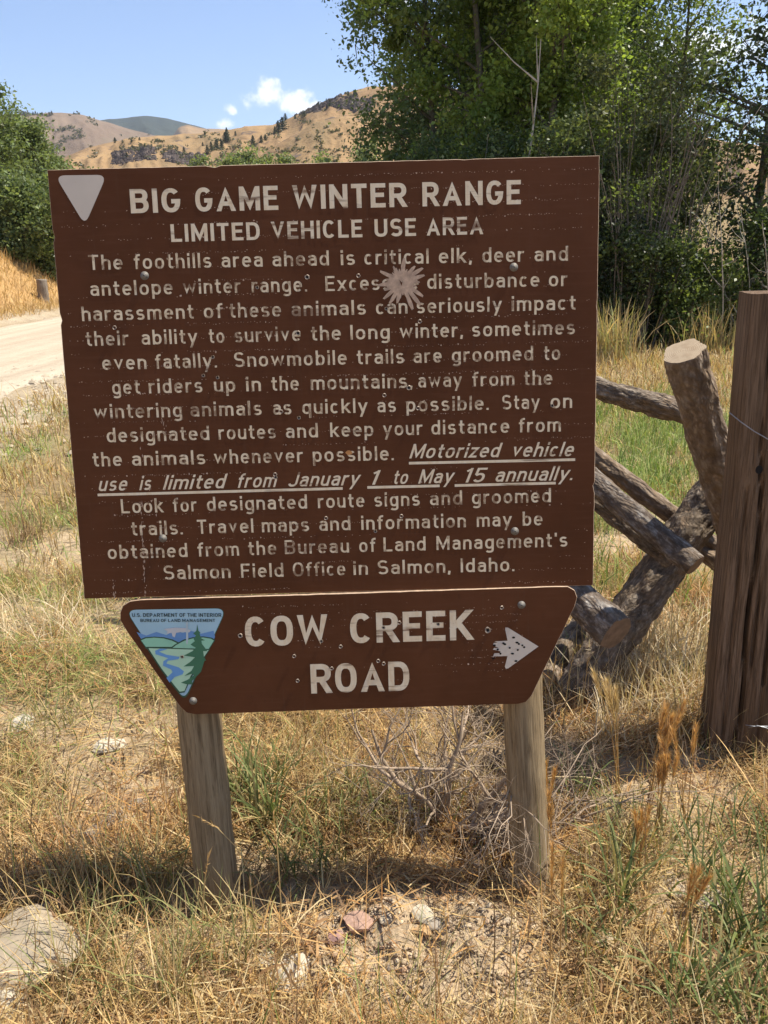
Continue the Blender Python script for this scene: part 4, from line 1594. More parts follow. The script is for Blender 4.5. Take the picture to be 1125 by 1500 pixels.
def small_text(words, u0, u1, vb, cap, s, gap, space):
    """Small print on one line, word positions worked out from glyph widths."""
    ws = words.split()
    widths = [word_shapes(w, s, gap)[0] for w in ws]
    tot = sum(widths) + space * (len(ws) - 1)
    x = 0
    sp = []
    for w, wd in zip(ws, widths):
        ua = u0 + (u1 - u0) * x / tot
        ub = u0 + (u1 - u0) * (x + wd) / tot
        pa, pb = z7(ua, vb), z7(ub, vb)
        sp.append((w, pa[0], pb[0], pa[1], pb[1], cap))
        x += wd + space
    return sp


sp = small_text('U.S. DEPARTMENT OF THE INTERIOR', 105, 514, 199, 5.4, 16, 14, 44) + small_text('BUREAU OF LAND MANAGEMENT', 143, 485, 222, 4.4, 16, 14, 44)
lettering(sp, YLOW - 0.0018, em_ink, lower, s=16, gap=14)


# ---- burst of peeled film
def burst():
    r = random.Random(3)
    pts = []
    n = 21
    cx, cy = 589, 413
    for k in range(n):
        an = 2 * pi * k / n
        spike = r.uniform(19, 38) * (1.12 if abs(sin(an)) < .5 else 1.0)
        if k in (3, 4):
            spike = 44
        da = 2 * pi / n
        for fa, rad in ((-0.48, r.uniform(17, 24)), (-0.30 + r.uniform(-.06, .06), spike * .8), (-0.12, spike * .97), (0.14, spike), (0.32 + r.uniform(-.06, .06), spike * .78), (0.47, r.uniform(17, 24))):
            pts.append((cx + cos(an + fa * da) * rad, cy + sin(an + fa * da) * rad))
    b = flat([(pts, (.5, .5, .5))], -0.0012, 'peeled_patch', M['peel'], panel)
    b['label'] = 'pale starburst of peeled film over the text'
    flat([([(585, 410), (588, 419), (591, 409), (589, 414)], (.1, .1, .1))], -0.0016, 'letter_remnant', M['sign'], panel)


burst()


# ---- rows of tiny chips along the grain of the panel
def chips(pan, y, rows_y, xr, seed, dens, name='paint_chips', inside=None):
    r = random.Random(seed)
    V, Fc = [], []
    for zrow in rows_y:
        x = xr[0]
        while x < xr[1]:
            x += r.uniform(0.004, 0.0095)
            p = dens(x, zrow)
            if r.random() > p:
                continue
            z = zrow + r.gauss(0, 0.0013)
            if inside is not None and not inside(x, z):
                continue
            w, h = r.uniform(0.0005, 0.0021), r.uniform(0.0004, 0.0010)
            if r.random() < 0.05:
                w, h = r.uniform(.001, .003), r.uniform(.001, .003)
            b0 = len(V)
            m = r.choice((3, 4, 5))
            for q in range(m):
                an = 2 * pi * q / m + r.uniform(-.4, .4)
                V.append((x + cos(an) * w, y, z + sin(an) * h))
            Fc.append(tuple(range(b0, b0 + m)))
    o = link(name, py_mesh(name, V, Fc), M['chip'], pan)
    o['kind'] = 'stuff'
    o['label'] = 'rows of tiny pale paint chips'


def dens_up(x, z):
    n = float(fbm(np.array([x * 4.5 + 9]), np.array([z * 14]), 90, 3)[0])
    e = 0.0
    if x > 0.28 and z > z1 - 0.22:
        e = 0.40
    if x < -0.40:
        e = 0.16
    if x < -0.1 and z < z0 + .62:
        e = max(e, 0.14)
    if x > .42:
        e = max(e, .25)
    return max(0.0, min(0.9, (n - 0.46) * 3.4 + e))


zs = [z1 - 0.028 - k * 0.0312 for k in range(31)]
chips(panel, -0.0011, [z for z in zs if z > z0 + 0.01], (x0 + 0.015, x1 - 0.015), 8, dens_up)
zl1 = max(p[1] for p in lo_out)
zl0 = min(p[1] for p in lo_out)


def inlow(x, z):
    # inside the trapezoid and off the emblem
    t = (zl1 - z) / (zl1 - zl0)
    xl = -0.548 + 0.165 * t
    xrr = 0.445 - 0.095 * t
    return xl + 0.30 * (1 - t) + 0.02 < x - SIGN_LOC.x * 0 + 0.0 < xrr + 0.09


chips(lower, YLOW - 0.0011, [zl1 - 0.03 - k * 0.0175 for k in range(12)], (-0.25, 0.43), 9,
      lambda x, z: max(0, (float(fbm(np.array([x * 6]), np.array([z * 18]), 95, 3)[0]) - 0.5) * 3.0 + (0.25 if x > .12 else 0)) * .8, inside=inlow)

# vertical scratches down the lower left
V, Fc = [], []
r = random.Random(12)
for (pa, pb, ya, yb, nn) in ((207, 213, 733, 876, 60), (165, 168, 850, 876, 14), (205, 240, 655, 800, 14), (236, 246, 610, 640, 8)):
    for k in range(nn):
        t = r.random()
        p = sl(pa + (pb - pa) * t + r.gauss(0, 1.0), ya + (yb - ya) * t, -0.0013)
        b0 = len(V)
        w, h = r.uniform(.0004, .0013), r.uniform(.0008, .005)
        V += [(p.x - w, p.y, p.z), (p.x, p.y, p.z - h), (p.x + w, p.y, p.z), (p.x + w * .3, p.y, p.z + h)]
        Fc.append((b0, b0 + 1, b0 + 2, b0 + 3))
sc_ = link('scratch_marks', py_mesh('scratch_marks', V, Fc), M['chip'], panel)
sc_['kind'] = 'stuff'


# ---- bolts and bullet dents
def lathe(profile, sides=16):
    """profile: (radius, y) pairs; axis along y, front towards -y."""
    v, f = [], []
    for rr, yy in profile:
        for k in range(sides):
            an = 2 * pi * k / sides
            v.append((cos(an) * rr, yy, sin(an) * rr))
    for i in range(len(profile) - 1):
        for k in range(sides):
            k2 = (k + 1) % sides
            f.append((i * sides + k, i * sides + k2, (i + 1) * sides + k2, (i + 1) * sides + k))
    f.append(tuple(reversed(range((len(profile) - 1) * sides, len(profile) * sides))))
    return v, f


v, f = lathe([(0.0112, -0.0006), (0.0112, -0.0018), (0.0086, -0.0020), (0.0082, -0.0034), (0.0072, -0.0054), (0.0048, -0.0068), (0.0020, -0.0072)])
bolt_me = py_mesh('bolt', v, f, True)
bolt_me.materials.append(M['bolt'])
for px, py, pan, yy in [(212, 404, panel, 0), (752.5, 391.5, panel, 0), (238.7, 788.5, panel, 0), (754, 778, panel, 0),
                        (763.8, 886, lower, YLOW), (283, 1026.5, lower, YLOW)]:
    p = sl(px, py, yy)
    o = link('bolt', bolt_me, None, pan)
    o.location = p
    o.rotation_euler.y = random.uniform(0, 6)
    o.scale = (.86, .9, .86)


def dent_mesh(rad, hole, seed):
    r = random.Random(seed)
    prof = [(rad * 1.25, -0.0005), (rad * 1.05, -0.0022), (rad * 0.78, -0.0016), (rad * 0.6, -0.0008)]
    v, f = lathe(prof, 12)
    f = f[:-1]
    for i, (x, y, z) in enumerate(v):
        k = 1 + r.uniform(-.16, .16)
        v[i] = (x * k, y * r.uniform(.8, 1.2), z * k)
    n = len(f)
    b0 = len(v)
    v += [(cos(2 * pi * k / 12) * rad * 0.66, -0.0009, sin(2 * pi * k / 12) * rad * 0.66) for k in range(12)]
    f.append(tuple(range(b0, b0 + 12)))
    me = py_mesh('bullet_hole', v, f)
    me.materials.append(M['rim'])
    me.materials.append(M['hole'] if hole else M['sign'])
    me.polygons[n].material_index = 1
    return me


dm = [dent_mesh(0.0046, True, 1), dent_mesh(0.0038, False, 2), dent_mesh(0.0034, True, 3), dent_mesh(0.0062, True, 4)]
for px, py, k in [(450, 406, 0), (525, 404, 1), (615, 471, 1), (312, 523, 2), (298, 550, 2), (319, 553, 2), (403, 695, 1), (477.6, 759, 1), (436.7, 488, 0),
                  (563, 579, 1), (599, 568, 0), (612.5, 598, 1), (588, 756, 1), (377, 421, 2), (168, 480, 1), (517, 336, 1) if False else (566, 452, 2), (412, 603, 1),
                  (438, 612, 2), (809, 594, 2), (404, 699, 2), (550, 778, 2)]:
    o = link('bullet_hole', dm[k], None, panel)
    o.location = sl(px, py, -0.0007)
for px, py, k in [(352, 931, 0), (714.5, 923, 3), (642, 914, 2), (562, 919, 2), (554, 968, 1), (499, 947, 1), (431, 961, 1), (436, 997, 1), (471, 939, 2), (486, 979, 1), (562, 972, 1),
                  (735, 890, 1), (267, 962, 2), (585, 912, 1)]:
    o = link('bullet_hole', dm[k], None, lower)
    o.location = sl(px, py, YLOW - 0.0024 if px < 300 else YLOW - 0.0007)
pin = py_mesh('pellet_hole', [(cos(2 * pi * k / 8) * 0.0027, 0, sin(2 * pi * k / 8) * 0.0025) for k in range(8)], [tuple(range(8))])
pin.materials.append(M['hole'])
for u, v_ in [(747, 278), (703, 303), (709, 307), (730, 323), (765, 332), (742, 348), (757, 380), (690, 348), (664, 312), (770, 306), (785, 312), (793, 320), (762, 300), (659, 368), (678, 330)]:
    o = link('pellet_hole', pin, None, lower)
    o.location = sl(500 + u / 2.9605, 840 + v_ / 2.9605, YLOW - 0.0012)
    o.scale = (1 + (u * 7 % 5) * .12, 1, 1)
rustm = py_mesh('rust_spot', [(cos(2 * pi * k / 10) * 0.0075 * (1 + .2 * sin(k * 3)), 0, sin(2 * pi * k / 10) * 0.0055) for k in range(10)], [tuple(range(10))])
o = link('rust_spot', rustm, M['rust'], panel)
o.location = sl(511, 663, -0.0010)


# ---- round posts that carry the panels
def log_mesh(name, p0, p1, r0, r1, seed, segs=56, sides=52, rough=0.012, freq=26.0, crack=None, bend=0.0, endmat=1, lumps=0.0, tip_drop=0.0):
    """A log from p0 to p1, built along its own Z; ridged bark is real relief."""
    p0, p1 = Vector(p0), Vector(p1)
    Lg = (p1 - p0).length
    v, f = [], []
    sv = Vector((seed * 3.7, seed * 1.9, seed * 5.3))
    for i in range(segs + 1):
        t = i / segs
        z = Lg * t
        rr = r0 + (r1 - r0) * t
        bx = bend * sin(pi * t)
        for k in range(sides):
            an = 2 * pi * k / sides
            q = Vector((cos(an), sin(an), 0))
            s_ = Vector((q.x * rr * freq, q.y * rr * freq, z * freq * 0.45)) + sv
            n1 = mnoise.fractal(s_, 0.8, 2.0, 5) + 0.5 * abs(mnoise.noise(s_ * 3.1))
            n2 = mnoise.noise(Vector((q.x, q.y, z * 2.0)) * 1.3 + sv)
            rad = rr * (1 + lumps * n2) + rough * n1
            if crack:
                for (ca, cw, cd, za, zb) in crack:
                    wob = 0.10 * sin(z * 5 + seed) + 0.05 * sin(z * 17)
                    da = (an - ca - wob + pi) % (2 * pi) - pi
                    if za * Lg < z < zb * Lg:
                        rad -= cd * math.exp(-(da / cw) ** 2)
            v.append((q.x * rad + bx, q.y * rad, z))
    for i in range(segs):
        for k in range(sides):
            k2 = (k + 1) % sides
            f.append((i * sides + k, i * sides + k2, (i + 1) * sides + k2, (i + 1) * sides + k))
    nside = len(f)
    for end in (0, 1):
        b0 = 0 if end == 0 else segs * sides
        c = len(v)
        v.append((0, 0, -0.002 if end == 0 else Lg + 0.002))
        for k in range(sides):
            k2 = (k + 1) % sides
            f.append((b0 + k2, b0 + k, c) if end == 0 else (b0 + k, b0 + k2, c))
    me = py_mesh(name, v, f, True)
    for i, p in enumerate(me.polygons):
        if i >= nside:
            p.material_index = 1
            p.use_smooth = False
    return me


def orient(o, p0, p1, roll=0.0):
    d = (Vector(p1) - Vector(p0)).normalized()
    q = d.to_track_quat('Z', 'Y')
    o.rotation_mode = 'QUATERNION'
    from mathutils import Quaternion
    o.rotation_quaternion = q @ Quaternion((0, 0, 1), roll)
    o.location = p0


YP = TH + 0.056


def sign_post(pxt, pyt, pxb, pyb, rad, seed, label, crack):
    b = sl(pxb, pyb, YP)
    t = sl(pxt, pyt, YP)
    d = (t - b).normalized()
    b2 = b - d * 0.25
    # carry the post up behind the upper panel
    t2 = b + d * ((z1 - 0.12 - b.z) / d.z)
    me = log_mesh('post', b2, t2, rad * 1.02, rad * 0.97, seed, 90, 44, 0.0022, 30, crack, 0.0)
    me.materials.append(M['round_post'])
    me.materials.append(M['cut'])
    o = link('post', me, None, sign)
    orient(o, b2, t2)
    o['label'] = label


sign_post(292, 1045, 319, 1308, 0.0545, 2, 'left round wooden post with a long crack', [(-1.15, 0.05, 0.012, 0, 1), (-2.3, .04, .005, .1, .6)])
sign_post(766, 1032, 777.5, 1285, 0.0500, 5, 'right round wooden post lit along its right side', [(-0.9, 0.05, 0.006, 0, .8), (-1.9, .04, .005, .3, 1)])


# ------------------------------------------------------------------ log fence
fence_root = aty(900, 1000, 2.7)
fence = empty('log_fence', (fence_root.x, fence_root.y, 0))
tag(fence, 'rustic buck and rail log fence with crossed legs right of the sign', 'fence')
FL = Vector(fence.location)


def fence_log(name, a, b, r0, r1, mats, seed, label=None, **kw):
    a, b = Vector(a), Vector(b)
    me = log_mesh(name, a, b, r0, r1, seed, **kw)
    for m_ in mats:
        me.materials.append(m_)
    o = link(name, me, None, fence)
    orient(o, a - FL, b - FL, seed)
    if label:
        o['label'] = label
    return o


# crossed legs
a = aty(1001, 514, 2.60)
b = aty(1066, 735, 2.78)
b = a + (b - a) * 2.3
fence_log('brace_log', b, a, 0.070, 0.0635, [M['bark_pale'], M['cut']], 3, 'short leaning leg with pale sawn top', rough=0.008, lumps=0.10, segs=170)
a = aty(1058, 705, 3.00)
b = aty(838, 1025, 2.72)
b = b + (b - a) * 0.12
fence_log('brace_log', b, a + (a - b) * 0.25, 0.080, 0.076, [M['bark'], M['cut_dark']], 7, 'dark leg crossing up to the right', rough=0.013, lumps=0.08, segs=170)
# rails
a = aty(1040, 614, 3.05)
b = aty(870, 568, 3.25)
fence_log('rail', b + (b - a) * 3.6, a, 0.040, 0.042, [M['bark'], M['cut']], 4, 'upper knotty bark rail', rough=0.013, lumps=0.14, segs=200)
a = aty(1064, 812, 3.06)
b = aty(868, 668, 3.25)
fence_log('rail', b + (b - a) * 2.6, a, 0.036, 0.038, [M['bark_pale'], M['cut']], 9, 'pale thin middle rail', rough=0.007, lumps=0.06, segs=110)
a = aty(1019, 829, 2.62)
b = aty(868, 704, 2.95)
fence_log('rail', b + (b - a) * 2.6, a, 0.050, 0.040, [M['bark_moss'], M['cut_dark']], 12, 'lichen spotted rail with cut end', rough=0.008, lumps=0.07, segs=110)
a = aty(985, 822, 2.84)
b = aty(866, 726, 3.02)
fence_log('rail', b + (b - a) * 2.6, a, 0.042, 0.036, [M['bark'], M['cut_dark']], 14, 'brown rail under the lichen spotted one', rough=0.008, lumps=0.06, segs=90)
a = aty(903, 928, 2.40)
b = aty(838, 868, 2.58)
fence_log('rail', b + (b - a) * 3.0, a, 0.060, 0.062, [M['bark_moss'], M['cut_dark']], 16, 'thick bottom rail with dark cut end', rough=0.008, lumps=0.05, segs=90)
a = aty(1078, 842, 2.95)
b = aty(1020, 800, 3.1)
fence_log('rail', b, a + (a - b) * 1.5, 0.034, 0.034, [M['bark_pale'], M['cut']], 18, 'short pale rail end behind the timber post', rough=0.007, segs=40)
a = aty(800, 985, 2.85)
b = aty(862, 905, 3.1)
fence_log('brace_log', a + (a - b) * 0.3, b, 0.05, 0.045, [M['bark'], M['cut_dark']], 19, 'dark low prop behind the sign corner', rough=0.008, segs=40)

# ------------------------------------------------------------------ timber post with wire
pb_ = gnd(1037, 1120)
pt_ = aty(1099, 431, pb_.y + 0.02)
tp = empty('timber_post', (pb_.x + 0.140, pb_.y + 0.115, 0))
tag(tp, 'heavy square weathered timber post at the right edge with wire round it', 'post')
TPL = Vector(tp.location)


def timber():
    """Square timber with rounded arrises, a long deep split and wandering faces."""
    Lg = 1.9
    hw, hd = 0.105, 0.095
    segs = 120
    per = []
    m = 26
    for k in range(m):
        per.append((-hw + 2 * hw * k / m, -hd))
    for k in range(18):
        per.append((hw, -hd + 2 * hd * k / 18))
    for k in range(m):
        per.append((hw - 2 * hw * k / m, hd))
    for k in range(18):
        per.append((-hw, hd - 2 * hd * k / 18))
    n = len(per)
    v, f = [], []
    for i in range(segs + 1):
        z = -0.3 + Lg * i / segs
        for (x, y) in per:
            q = Vector((x, y, 0))
            # ease the corners
            k = 1 - 0.05 * max(0, (abs(x) / hw + abs(y) / hd - 1.86) / 0.14)
            nn = mnoise.fractal(Vector((x * 22, y * 22, z * 1.3)), 1.0, 2.0, 4) * 0.0045 + mnoise.noise(Vector((x * 4, y * 4, z * 2.5))) * 0.005
            xx, yy = x * k, y * k
            if y < -hd + 0.001:
                yy += nn
                w1 = 0.012 * sin(z * 3.1) + 0.006 * sin(z * 9)
                yy += 0.040 * math.exp(-((x + 0.030 - w1) / 0.0045) ** 2) * (0.3 + 0.7 * abs(sin(z * 2.2 + .4)))
                yy += 0.022 * math.exp(-((x - 0.035 - w1 * .5) / 0.0045) ** 2) * (1 if z > .3 else .4)
                yy += 0.016 * math.exp(-((x - 0.008 + w1) / 0.004) ** 2) * max(0, sin(z * 4))
                yy += 0.010 * math.exp(-((x + 0.060 + w1 * .5) / 0.003) ** 2) * (1 if z < 1.0 else .3)
            elif x > hw - 0.001 or x < -hw + 0.001:
                xx += nn
            else:
                yy += nn
            v.append((xx, yy, z))
    for i in range(segs):
        for k in range(n):
            k2 = (k + 1) % n
            f.append((i * n + k, i * n + k2, (i + 1) * n + k2, (i + 1) * n + k))
    c = len(v)
    v.append((0, 0, Lg - 0.3 + 0.004))
    b0 = segs * n
    for k in range(n):
        f.append((b0 + k, b0 + (k + 1) % n, c))
    # smooth shading would blur the arrises
    return py_mesh('timber', v, f, False)


tme = timber()
tme.materials.append(M['timber'])
tob = link('timber', tme, None, tp)
lean = (pt_ - pb_)
tob.rotation_euler = (0.0, atan2(lean.x, lean.z), -0.24)
topz = pt_.z - 0.0
tob.scale.z = topz / 1.6


def wire(name, pts, rad, parent, loc):
    vv, ff = [], []
    tube(vv, ff, [Vector(p) - loc for p in pts], [rad] * len(pts), 6)
    return link(name, py_mesh(name, vv, ff, True), M['wire'], parent)


wy = pb_.y - 0.012
wire('wire', [aty(1068, 604, wy + .02), aty(1085, 618, wy), aty(1105, 632, wy - .003), aty(1140, 652, wy - .004), aty(1175, 668, wy)], 0.0016, tp, TPL)
wire('wire', [aty(1125, 660, wy + .0), aty(1135, 650, wy - .005), aty(1150, 640, wy)], 0.0014, tp, TPL)
wire('wire', [aty(1092, 1062, wy - .002), aty(1104, 1064, wy - .01), aty(1125, 1064, wy - .008), aty(1160, 1068, wy)], 0.0016, tp, TPL)
wire('wire', [aty(1096, 1066, wy - .004), aty(1110, 1063, wy - .012), aty(1128, 1068, wy - .01), aty(1160, 1062, wy)], 0.0014, tp, TPL)
# a knot hole in the timber
kn = py_mesh('knot', [(cos(2 * pi * k / 14) * 0.011, 0, sin(2 * pi * k / 14) * 0.013) for k in range(14)], [tuple(range(14))])
kn.materials.append(M['hole'])
ko = link('knot', kn, None, tp)
ko.location = aty(1112, 688, pb_.y - 0.010) - TPL

# old grey stump post across the road
p = on_ground(65, 442)
gp_top = aty(61, 409, p.y)
me = log_mesh('stump_post', (0, 0, 0), (0, 0, gp_top.z - p.z + 0.25), 7.5 * p.y / FPX, 6.9 * p.y / FPX, 31, 20, 20, 0.03, 8)
me.materials.append(M['greywood'])
me.materials.append(M['greywood'])
o = link('stump_post', me)
o.location = (aty(62, 430, p.y).x, p.y, p.z - 0.25)
o.rotation_euler = (0.03, 0.04, 0.5)
tag(o, 'short old grey wooden post standing beyond the road below the green trees', 'post')


# ------------------------------------------------------------------ stones
def stone_mesh(seed, sub=3, flat_=0.7):
    import bmesh
    r = random.Random(seed)
    bm = bmesh.new()
    bmesh.ops.create_icosphere(bm, subdivisions=sub, radius=1.0)
    planes = [(Vector((r.gauss(0, 1), r.gauss(0, 1), r.gauss(0, 1))).normalized(), r.uniform(0.55, 0.85)) for _ in range(14)]
    for v in bm.verts:
        c = v.co.copy()
        for nrm, d in planes:
            k = c.dot(nrm)
            if k > d:
                c -= nrm * (k - d) * 0.92
        c += c.normalized() * mnoise.fractal(c * 2.6 + Vector((seed, 0, 0)), 1.0, 2.0, 4) * 0.06
        v.co = Vector((c.x, c.y, c.z * flat_))
    me = bpy.data.meshes.new('stone')
    bm.to_mesh(me)
    bm.free()
    return me


def add_tint(me, col):
    n = len(me.vertices)
    a = me.attributes.new('tint', 'FLOAT_COLOR', 'POINT')
    c = np.ones((n, 4), dtype=np.float32)
    base = np.array(col)
    g = np.random.default_rng(n)
    c[:, :3] = base[None, :]
    a.data.foreach_set('color', c.ravel())


stones = [
    (24, 1404, 78, 36, (0.37, 0.305, 0.22), 'big pale weathered rock half buried at the lower left edge'),
    (8, 1372, 30, 22, (0.43, 0.30, 0.21), 'reddish rock against the back of the big pale one'),
    (12, 1476, 26, 20, (0.50, 0.44, 0.34), 'pale rock in the bottom left corner'),
    (424, 1430, 30, 24, (0.50, 0.44, 0.35), 'white broken rock below the left post among dry grass'),
    (390, 1408, 17, 13, (0.52, 0.45, 0.35), 'small pale rock left of the white broken one'),
    (524, 1357, 19, 16, (0.42, 0.27, 0.20), 'pinkish fist sized stone on the dirt mound'),
    (490, 1378, 12, 10, (0.34, 0.21, 0.18), 'dull purple stone below the pinkish one'),
    (636, 1358, 12, 8, (0.36, 0.31, 0.25), 'thin grey chip standing at the right of the mound'),
    (566, 1352, 11, 9, (0.46, 0.38, 0.27), 'small tan stone right of the pinkish one'),
    (620, 1344, 15, 8, (0.50, 0.44, 0.33), 'flat pale stone at the right of the mound'),
    (622, 1362, 17, 9, (0.50, 0.33, 0.17), 'flat orange stone on the dirt mound'),
    (503, 1432, 11, 8, (0.44, 0.36, 0.26), 'little tan stone below the mound'),
    (156, 1095, 22, 9, (0.62, 0.56, 0.44), 'flat whitish stone in the straw left of the sign'),
    (33, 1062, 17, 12, (0.50, 0.45, 0.36), 'pale pointed stone near the left edge in the straw'),
    (180, 1204, 22, 10, (0.46, 0.38, 0.29), 'half hidden tan stone left of the left post'),
    (1042, 1322, 26, 12, (0.50, 0.43, 0.33), 'flat pale stone in the straw right of the right post'),
    (985, 1300, 20, 10, (0.47, 0.38, 0.28), 'tan stone behind the flat pale one on the right'),
    (888, 1382, 17, 10, (0.52, 0.45, 0.34), 'pale stone below the right post'),
    (1052, 1448, 14, 14, (0.46, 0.33, 0.22), 'upright brown stone near the lower right corner'),
    (945, 1395, 14, 9, (0.48, 0.39, 0.28), 'low tan stone among weeds at the lower right'),
    (655, 1262, 16, 9, (0.36, 0.31, 0.25), 'shaded grey stone under the dead sagebrush'),
    (682, 1276, 14, 9, (0.30, 0.26, 0.22), 'dark angular stone in the shade beside the sagebrush'),
    (835, 1290, 14, 8, (0.50, 0.42, 0.31), 'tan stone just right of the right post foot'),
    (420, 1322, 9, 6, (0.44, 0.36, 0.27), 'small stone between the left post and the mound'),
]
for i, (px, py, rw, rh, c, lab) in enumerate(stones):
    me = stone_mesh(50 + i, 3, 0.62)
    add_tint(me, c)
    p = on_ground(px, py + rh * 0.3)
    k = p.length / FPX
    dist = (p - Vector((0, 0, HCAM))).length
    o = link('rock', me, M['stone'])
    s_ = rw * dist / FPX * 1.15
    o.scale = (s_ * 1.05, s_ * 0.85, rh * dist / FPX * 1.15)
    o.location = (p.x, p.y + 0.01, tz(p.x, p.y) + rh * dist / FPX * 0.36)
    o.rotation_euler = (0, 0, i * 1.3)
    tag(o, lab, 'rock', 'rocks lying about the sign')


# gravel: too many to count
def gravel():
    import bmesh
    bm = bmesh.new()
    bmesh.ops.create_icosphere(bm, subdivisions=1, radius=1.0)
    base = np.array([v.co[:] for v in bm.verts])
    fc = np.array([[v.index for v in f.verts] for f in bm.faces])
    bm.free()
    g = np.random.default_rng(77)
    n1 = 7500
    x = np.concatenate([g.normal(0.06, 0.28, n1), g.uniform(-1.6, 1.9, 3800)])
    y = np.concatenate([g.normal(1.54, 0.16, n1), g.uniform(1.05, 2.6, 3800)])
    s = np.concatenate([g.gamma(1.2, 0.0020, n1) + 0.0010, g.gamma(1.8, 0.0020, 3800) + 0.0014])
    s = np.minimum(s, 0.013)
    z = terr(x, y) + s * 0.15
    n = len(x)
    jit = 1 + g.uniform(-.5, .35, (n, len(base), 1))
    sq = g.uniform(0.30, 1.35, (n, 1, 3))
    an = g.uniform(0, 2 * pi, n)
    P = base[None] * jit * sq
    ca, sa = np.cos(an)[:, None], np.sin(an)[:, None]
    Px = P[..., 0] * ca - P[..., 1] * sa
    Py = P[..., 0] * sa + P[..., 1] * ca
    P = np.stack([Px, Py, P[..., 2] * 0.55], -1) * s[:, None, None] + np.stack([x, y, z], 1)[:, None, :]
    nv = len(base)
    F = (fc[None] + (np.arange(n) * nv)[:, None, None]).reshape(-1)
    pal = np.array([[0.48, 0.37, 0.25], [0.46, 0.35, 0.23], [0.54, 0.44, 0.31], [0.42, 0.30, 0.20], [0.50, 0.38, 0.25], [0.44, 0.29, 0.18], [0.36, 0.29, 0.22]])
    c = pal[g.integers(0, len(pal), n)] * g.uniform(0.75, 1.1, (n, 1))
    c = np.repeat(c[:, None, :], nv, 1).reshape(-1, 3)
    me = np_mesh('gravel', P.reshape(-1, 3), F, np.arange(len(F) // 3) * 3, c)
    tag(link('gravel', me, M['stone']), 'loose chips of gravel and clods scattered over the dirt around the sign', 'gravel', None, 'stuff')


gravel()


def shoulder_stones():
    g = np.random.default_rng(55)
    n = 3500
    y = 7 + 22 * g.random(n) ** 1.5
    x = np.where(g.random(n) < .75, ROAD_R + g.normal(0.2, 0.7, n), ROAD_L + g.normal(-0.3, .5, n))
    s = g.gamma(1.6, 0.010, n) + 0.006
    oc = np.array([(1, 0, 0), (0, 1, 0), (-1, 0, 0), (0, -1, 0), (0, 0, 1), (.5, .5, .5)])
    fc = np.array([(0, 1, 5), (1, 4, 5), (4, 0, 5), (1, 2, 4), (2, 3, 4), (3, 0, 4)])
    P = oc[None] * g.uniform(.5, 1.2, (n, 6, 1)) * s[:, None, None] * np.array([1, 1, .6]) + np.stack([x, y, terr(x, y) + 0.02], 1)[:, None, :]
    F = (fc[None] + (np.arange(n) * 6)[:, None, None]).reshape(-1)
    c = np.array([0.50, 0.41, 0.30]) * g.uniform(.6, 1.1, (n, 1))
    me = np_mesh('roadside_gravel', P.reshape(-1, 3), F, np.arange(len(F) // 3) * 3, np.repeat(c, 6, 0))
    tag(link('roadside_gravel', me, M['stone']), 'loose stones along both edges of the gravel road', 'gravel', None, 'stuff')


shoulder_stones()


# ------------------------------------------------------------------ grasses
def blades(x, y, length, width, tilt, curve, cols, seed, zoff=None, az=None, segs=3, tipcol=1.12):
    """Curved grass blades as ribbons. tilt: 0 upright .. pi/2 lying."""
    g = np.random.default_rng(seed)
    n = len(x)
    z = terr(x, y)
    if zoff is not None:
        z = z + zoff
    if az is None:
        az = g.uniform(0, 2 * pi, n)
    ts = np.linspace(0, 1, segs + 1)
    d = np.stack([np.cos(az), np.sin(az)], 1)
    facing = az + pi / 2 + g.normal(0, 0.5, n)
    wv = np.stack([np.cos(facing), np.sin(facing), g.normal(0, .25, n)], 1)
    px = np.zeros(n)
    pz = np.zeros(n)
    rows = []
    prev = 0
    ang = tilt.copy()
    for i, t in enumerate(ts):
        if i > 0:
            st = length / segs
            ang_i = tilt + curve * ((i - 0.5) / segs)
            px = px + np.sin(ang_i) * st
            pz = pz + np.cos(ang_i) * st
        c = np.stack([x + d[:, 0] * px, y + d[:, 1] * px, z + np.maximum(pz, 0.002 + 0.1 * width)], 1)
        w = width * (0.75 + 0.5 * t) * (1 - t ** 3) if i > 0 else width * 0.6
        rows.append((c, w))
    V = []
    for i, (c, w) in enumerate(rows[:-1]):
        ww = (np.asarray(w) * np.ones(n))[:, None] * wv * 0.5
        V.append(c - ww)
        V.append(c + ww)
    V.append(rows[-1][0])
    nvb = len(V)
    V = np.stack(V, 1)
    fl = []
    stt = []
    pos = 0
    for i in range(segs - 1):
        fl += [2 * i, 2 * i + 1, 2 * i + 3, 2 * i + 2]
        stt.append(pos)
        pos += 4
    fl += [2 * (segs - 1), 2 * (segs - 1) + 1, nvb - 1]
    stt.append(pos)
    pos += 3
    fl = np.array(fl)
    stt = np.array(stt)
    loops = (fl[None] + (np.arange(n) * nvb)[:, None]).ravel()
    starts = (stt[None] + (np.arange(n) * pos)[:, None]).ravel()
    C = np.repeat(cols[:, None, :], nvb, 1)
    C[:, -1, :] *= tipcol
    return V.reshape(-1, 3), loops, starts, C.reshape(-1, 3)


def joined(parts):
    V, Lp, S, C = [], [], [], []
    vo = lo = 0
    for v, l, s, c in parts:
        V.append(v)
        Lp.append(l + vo)
        S.append(s + lo)
        C.append(c)
        vo += len(v)
        lo += len(l)
    return np.concatenate(V), np.concatenate(Lp), np.concatenate(S), np.concatenate(C)


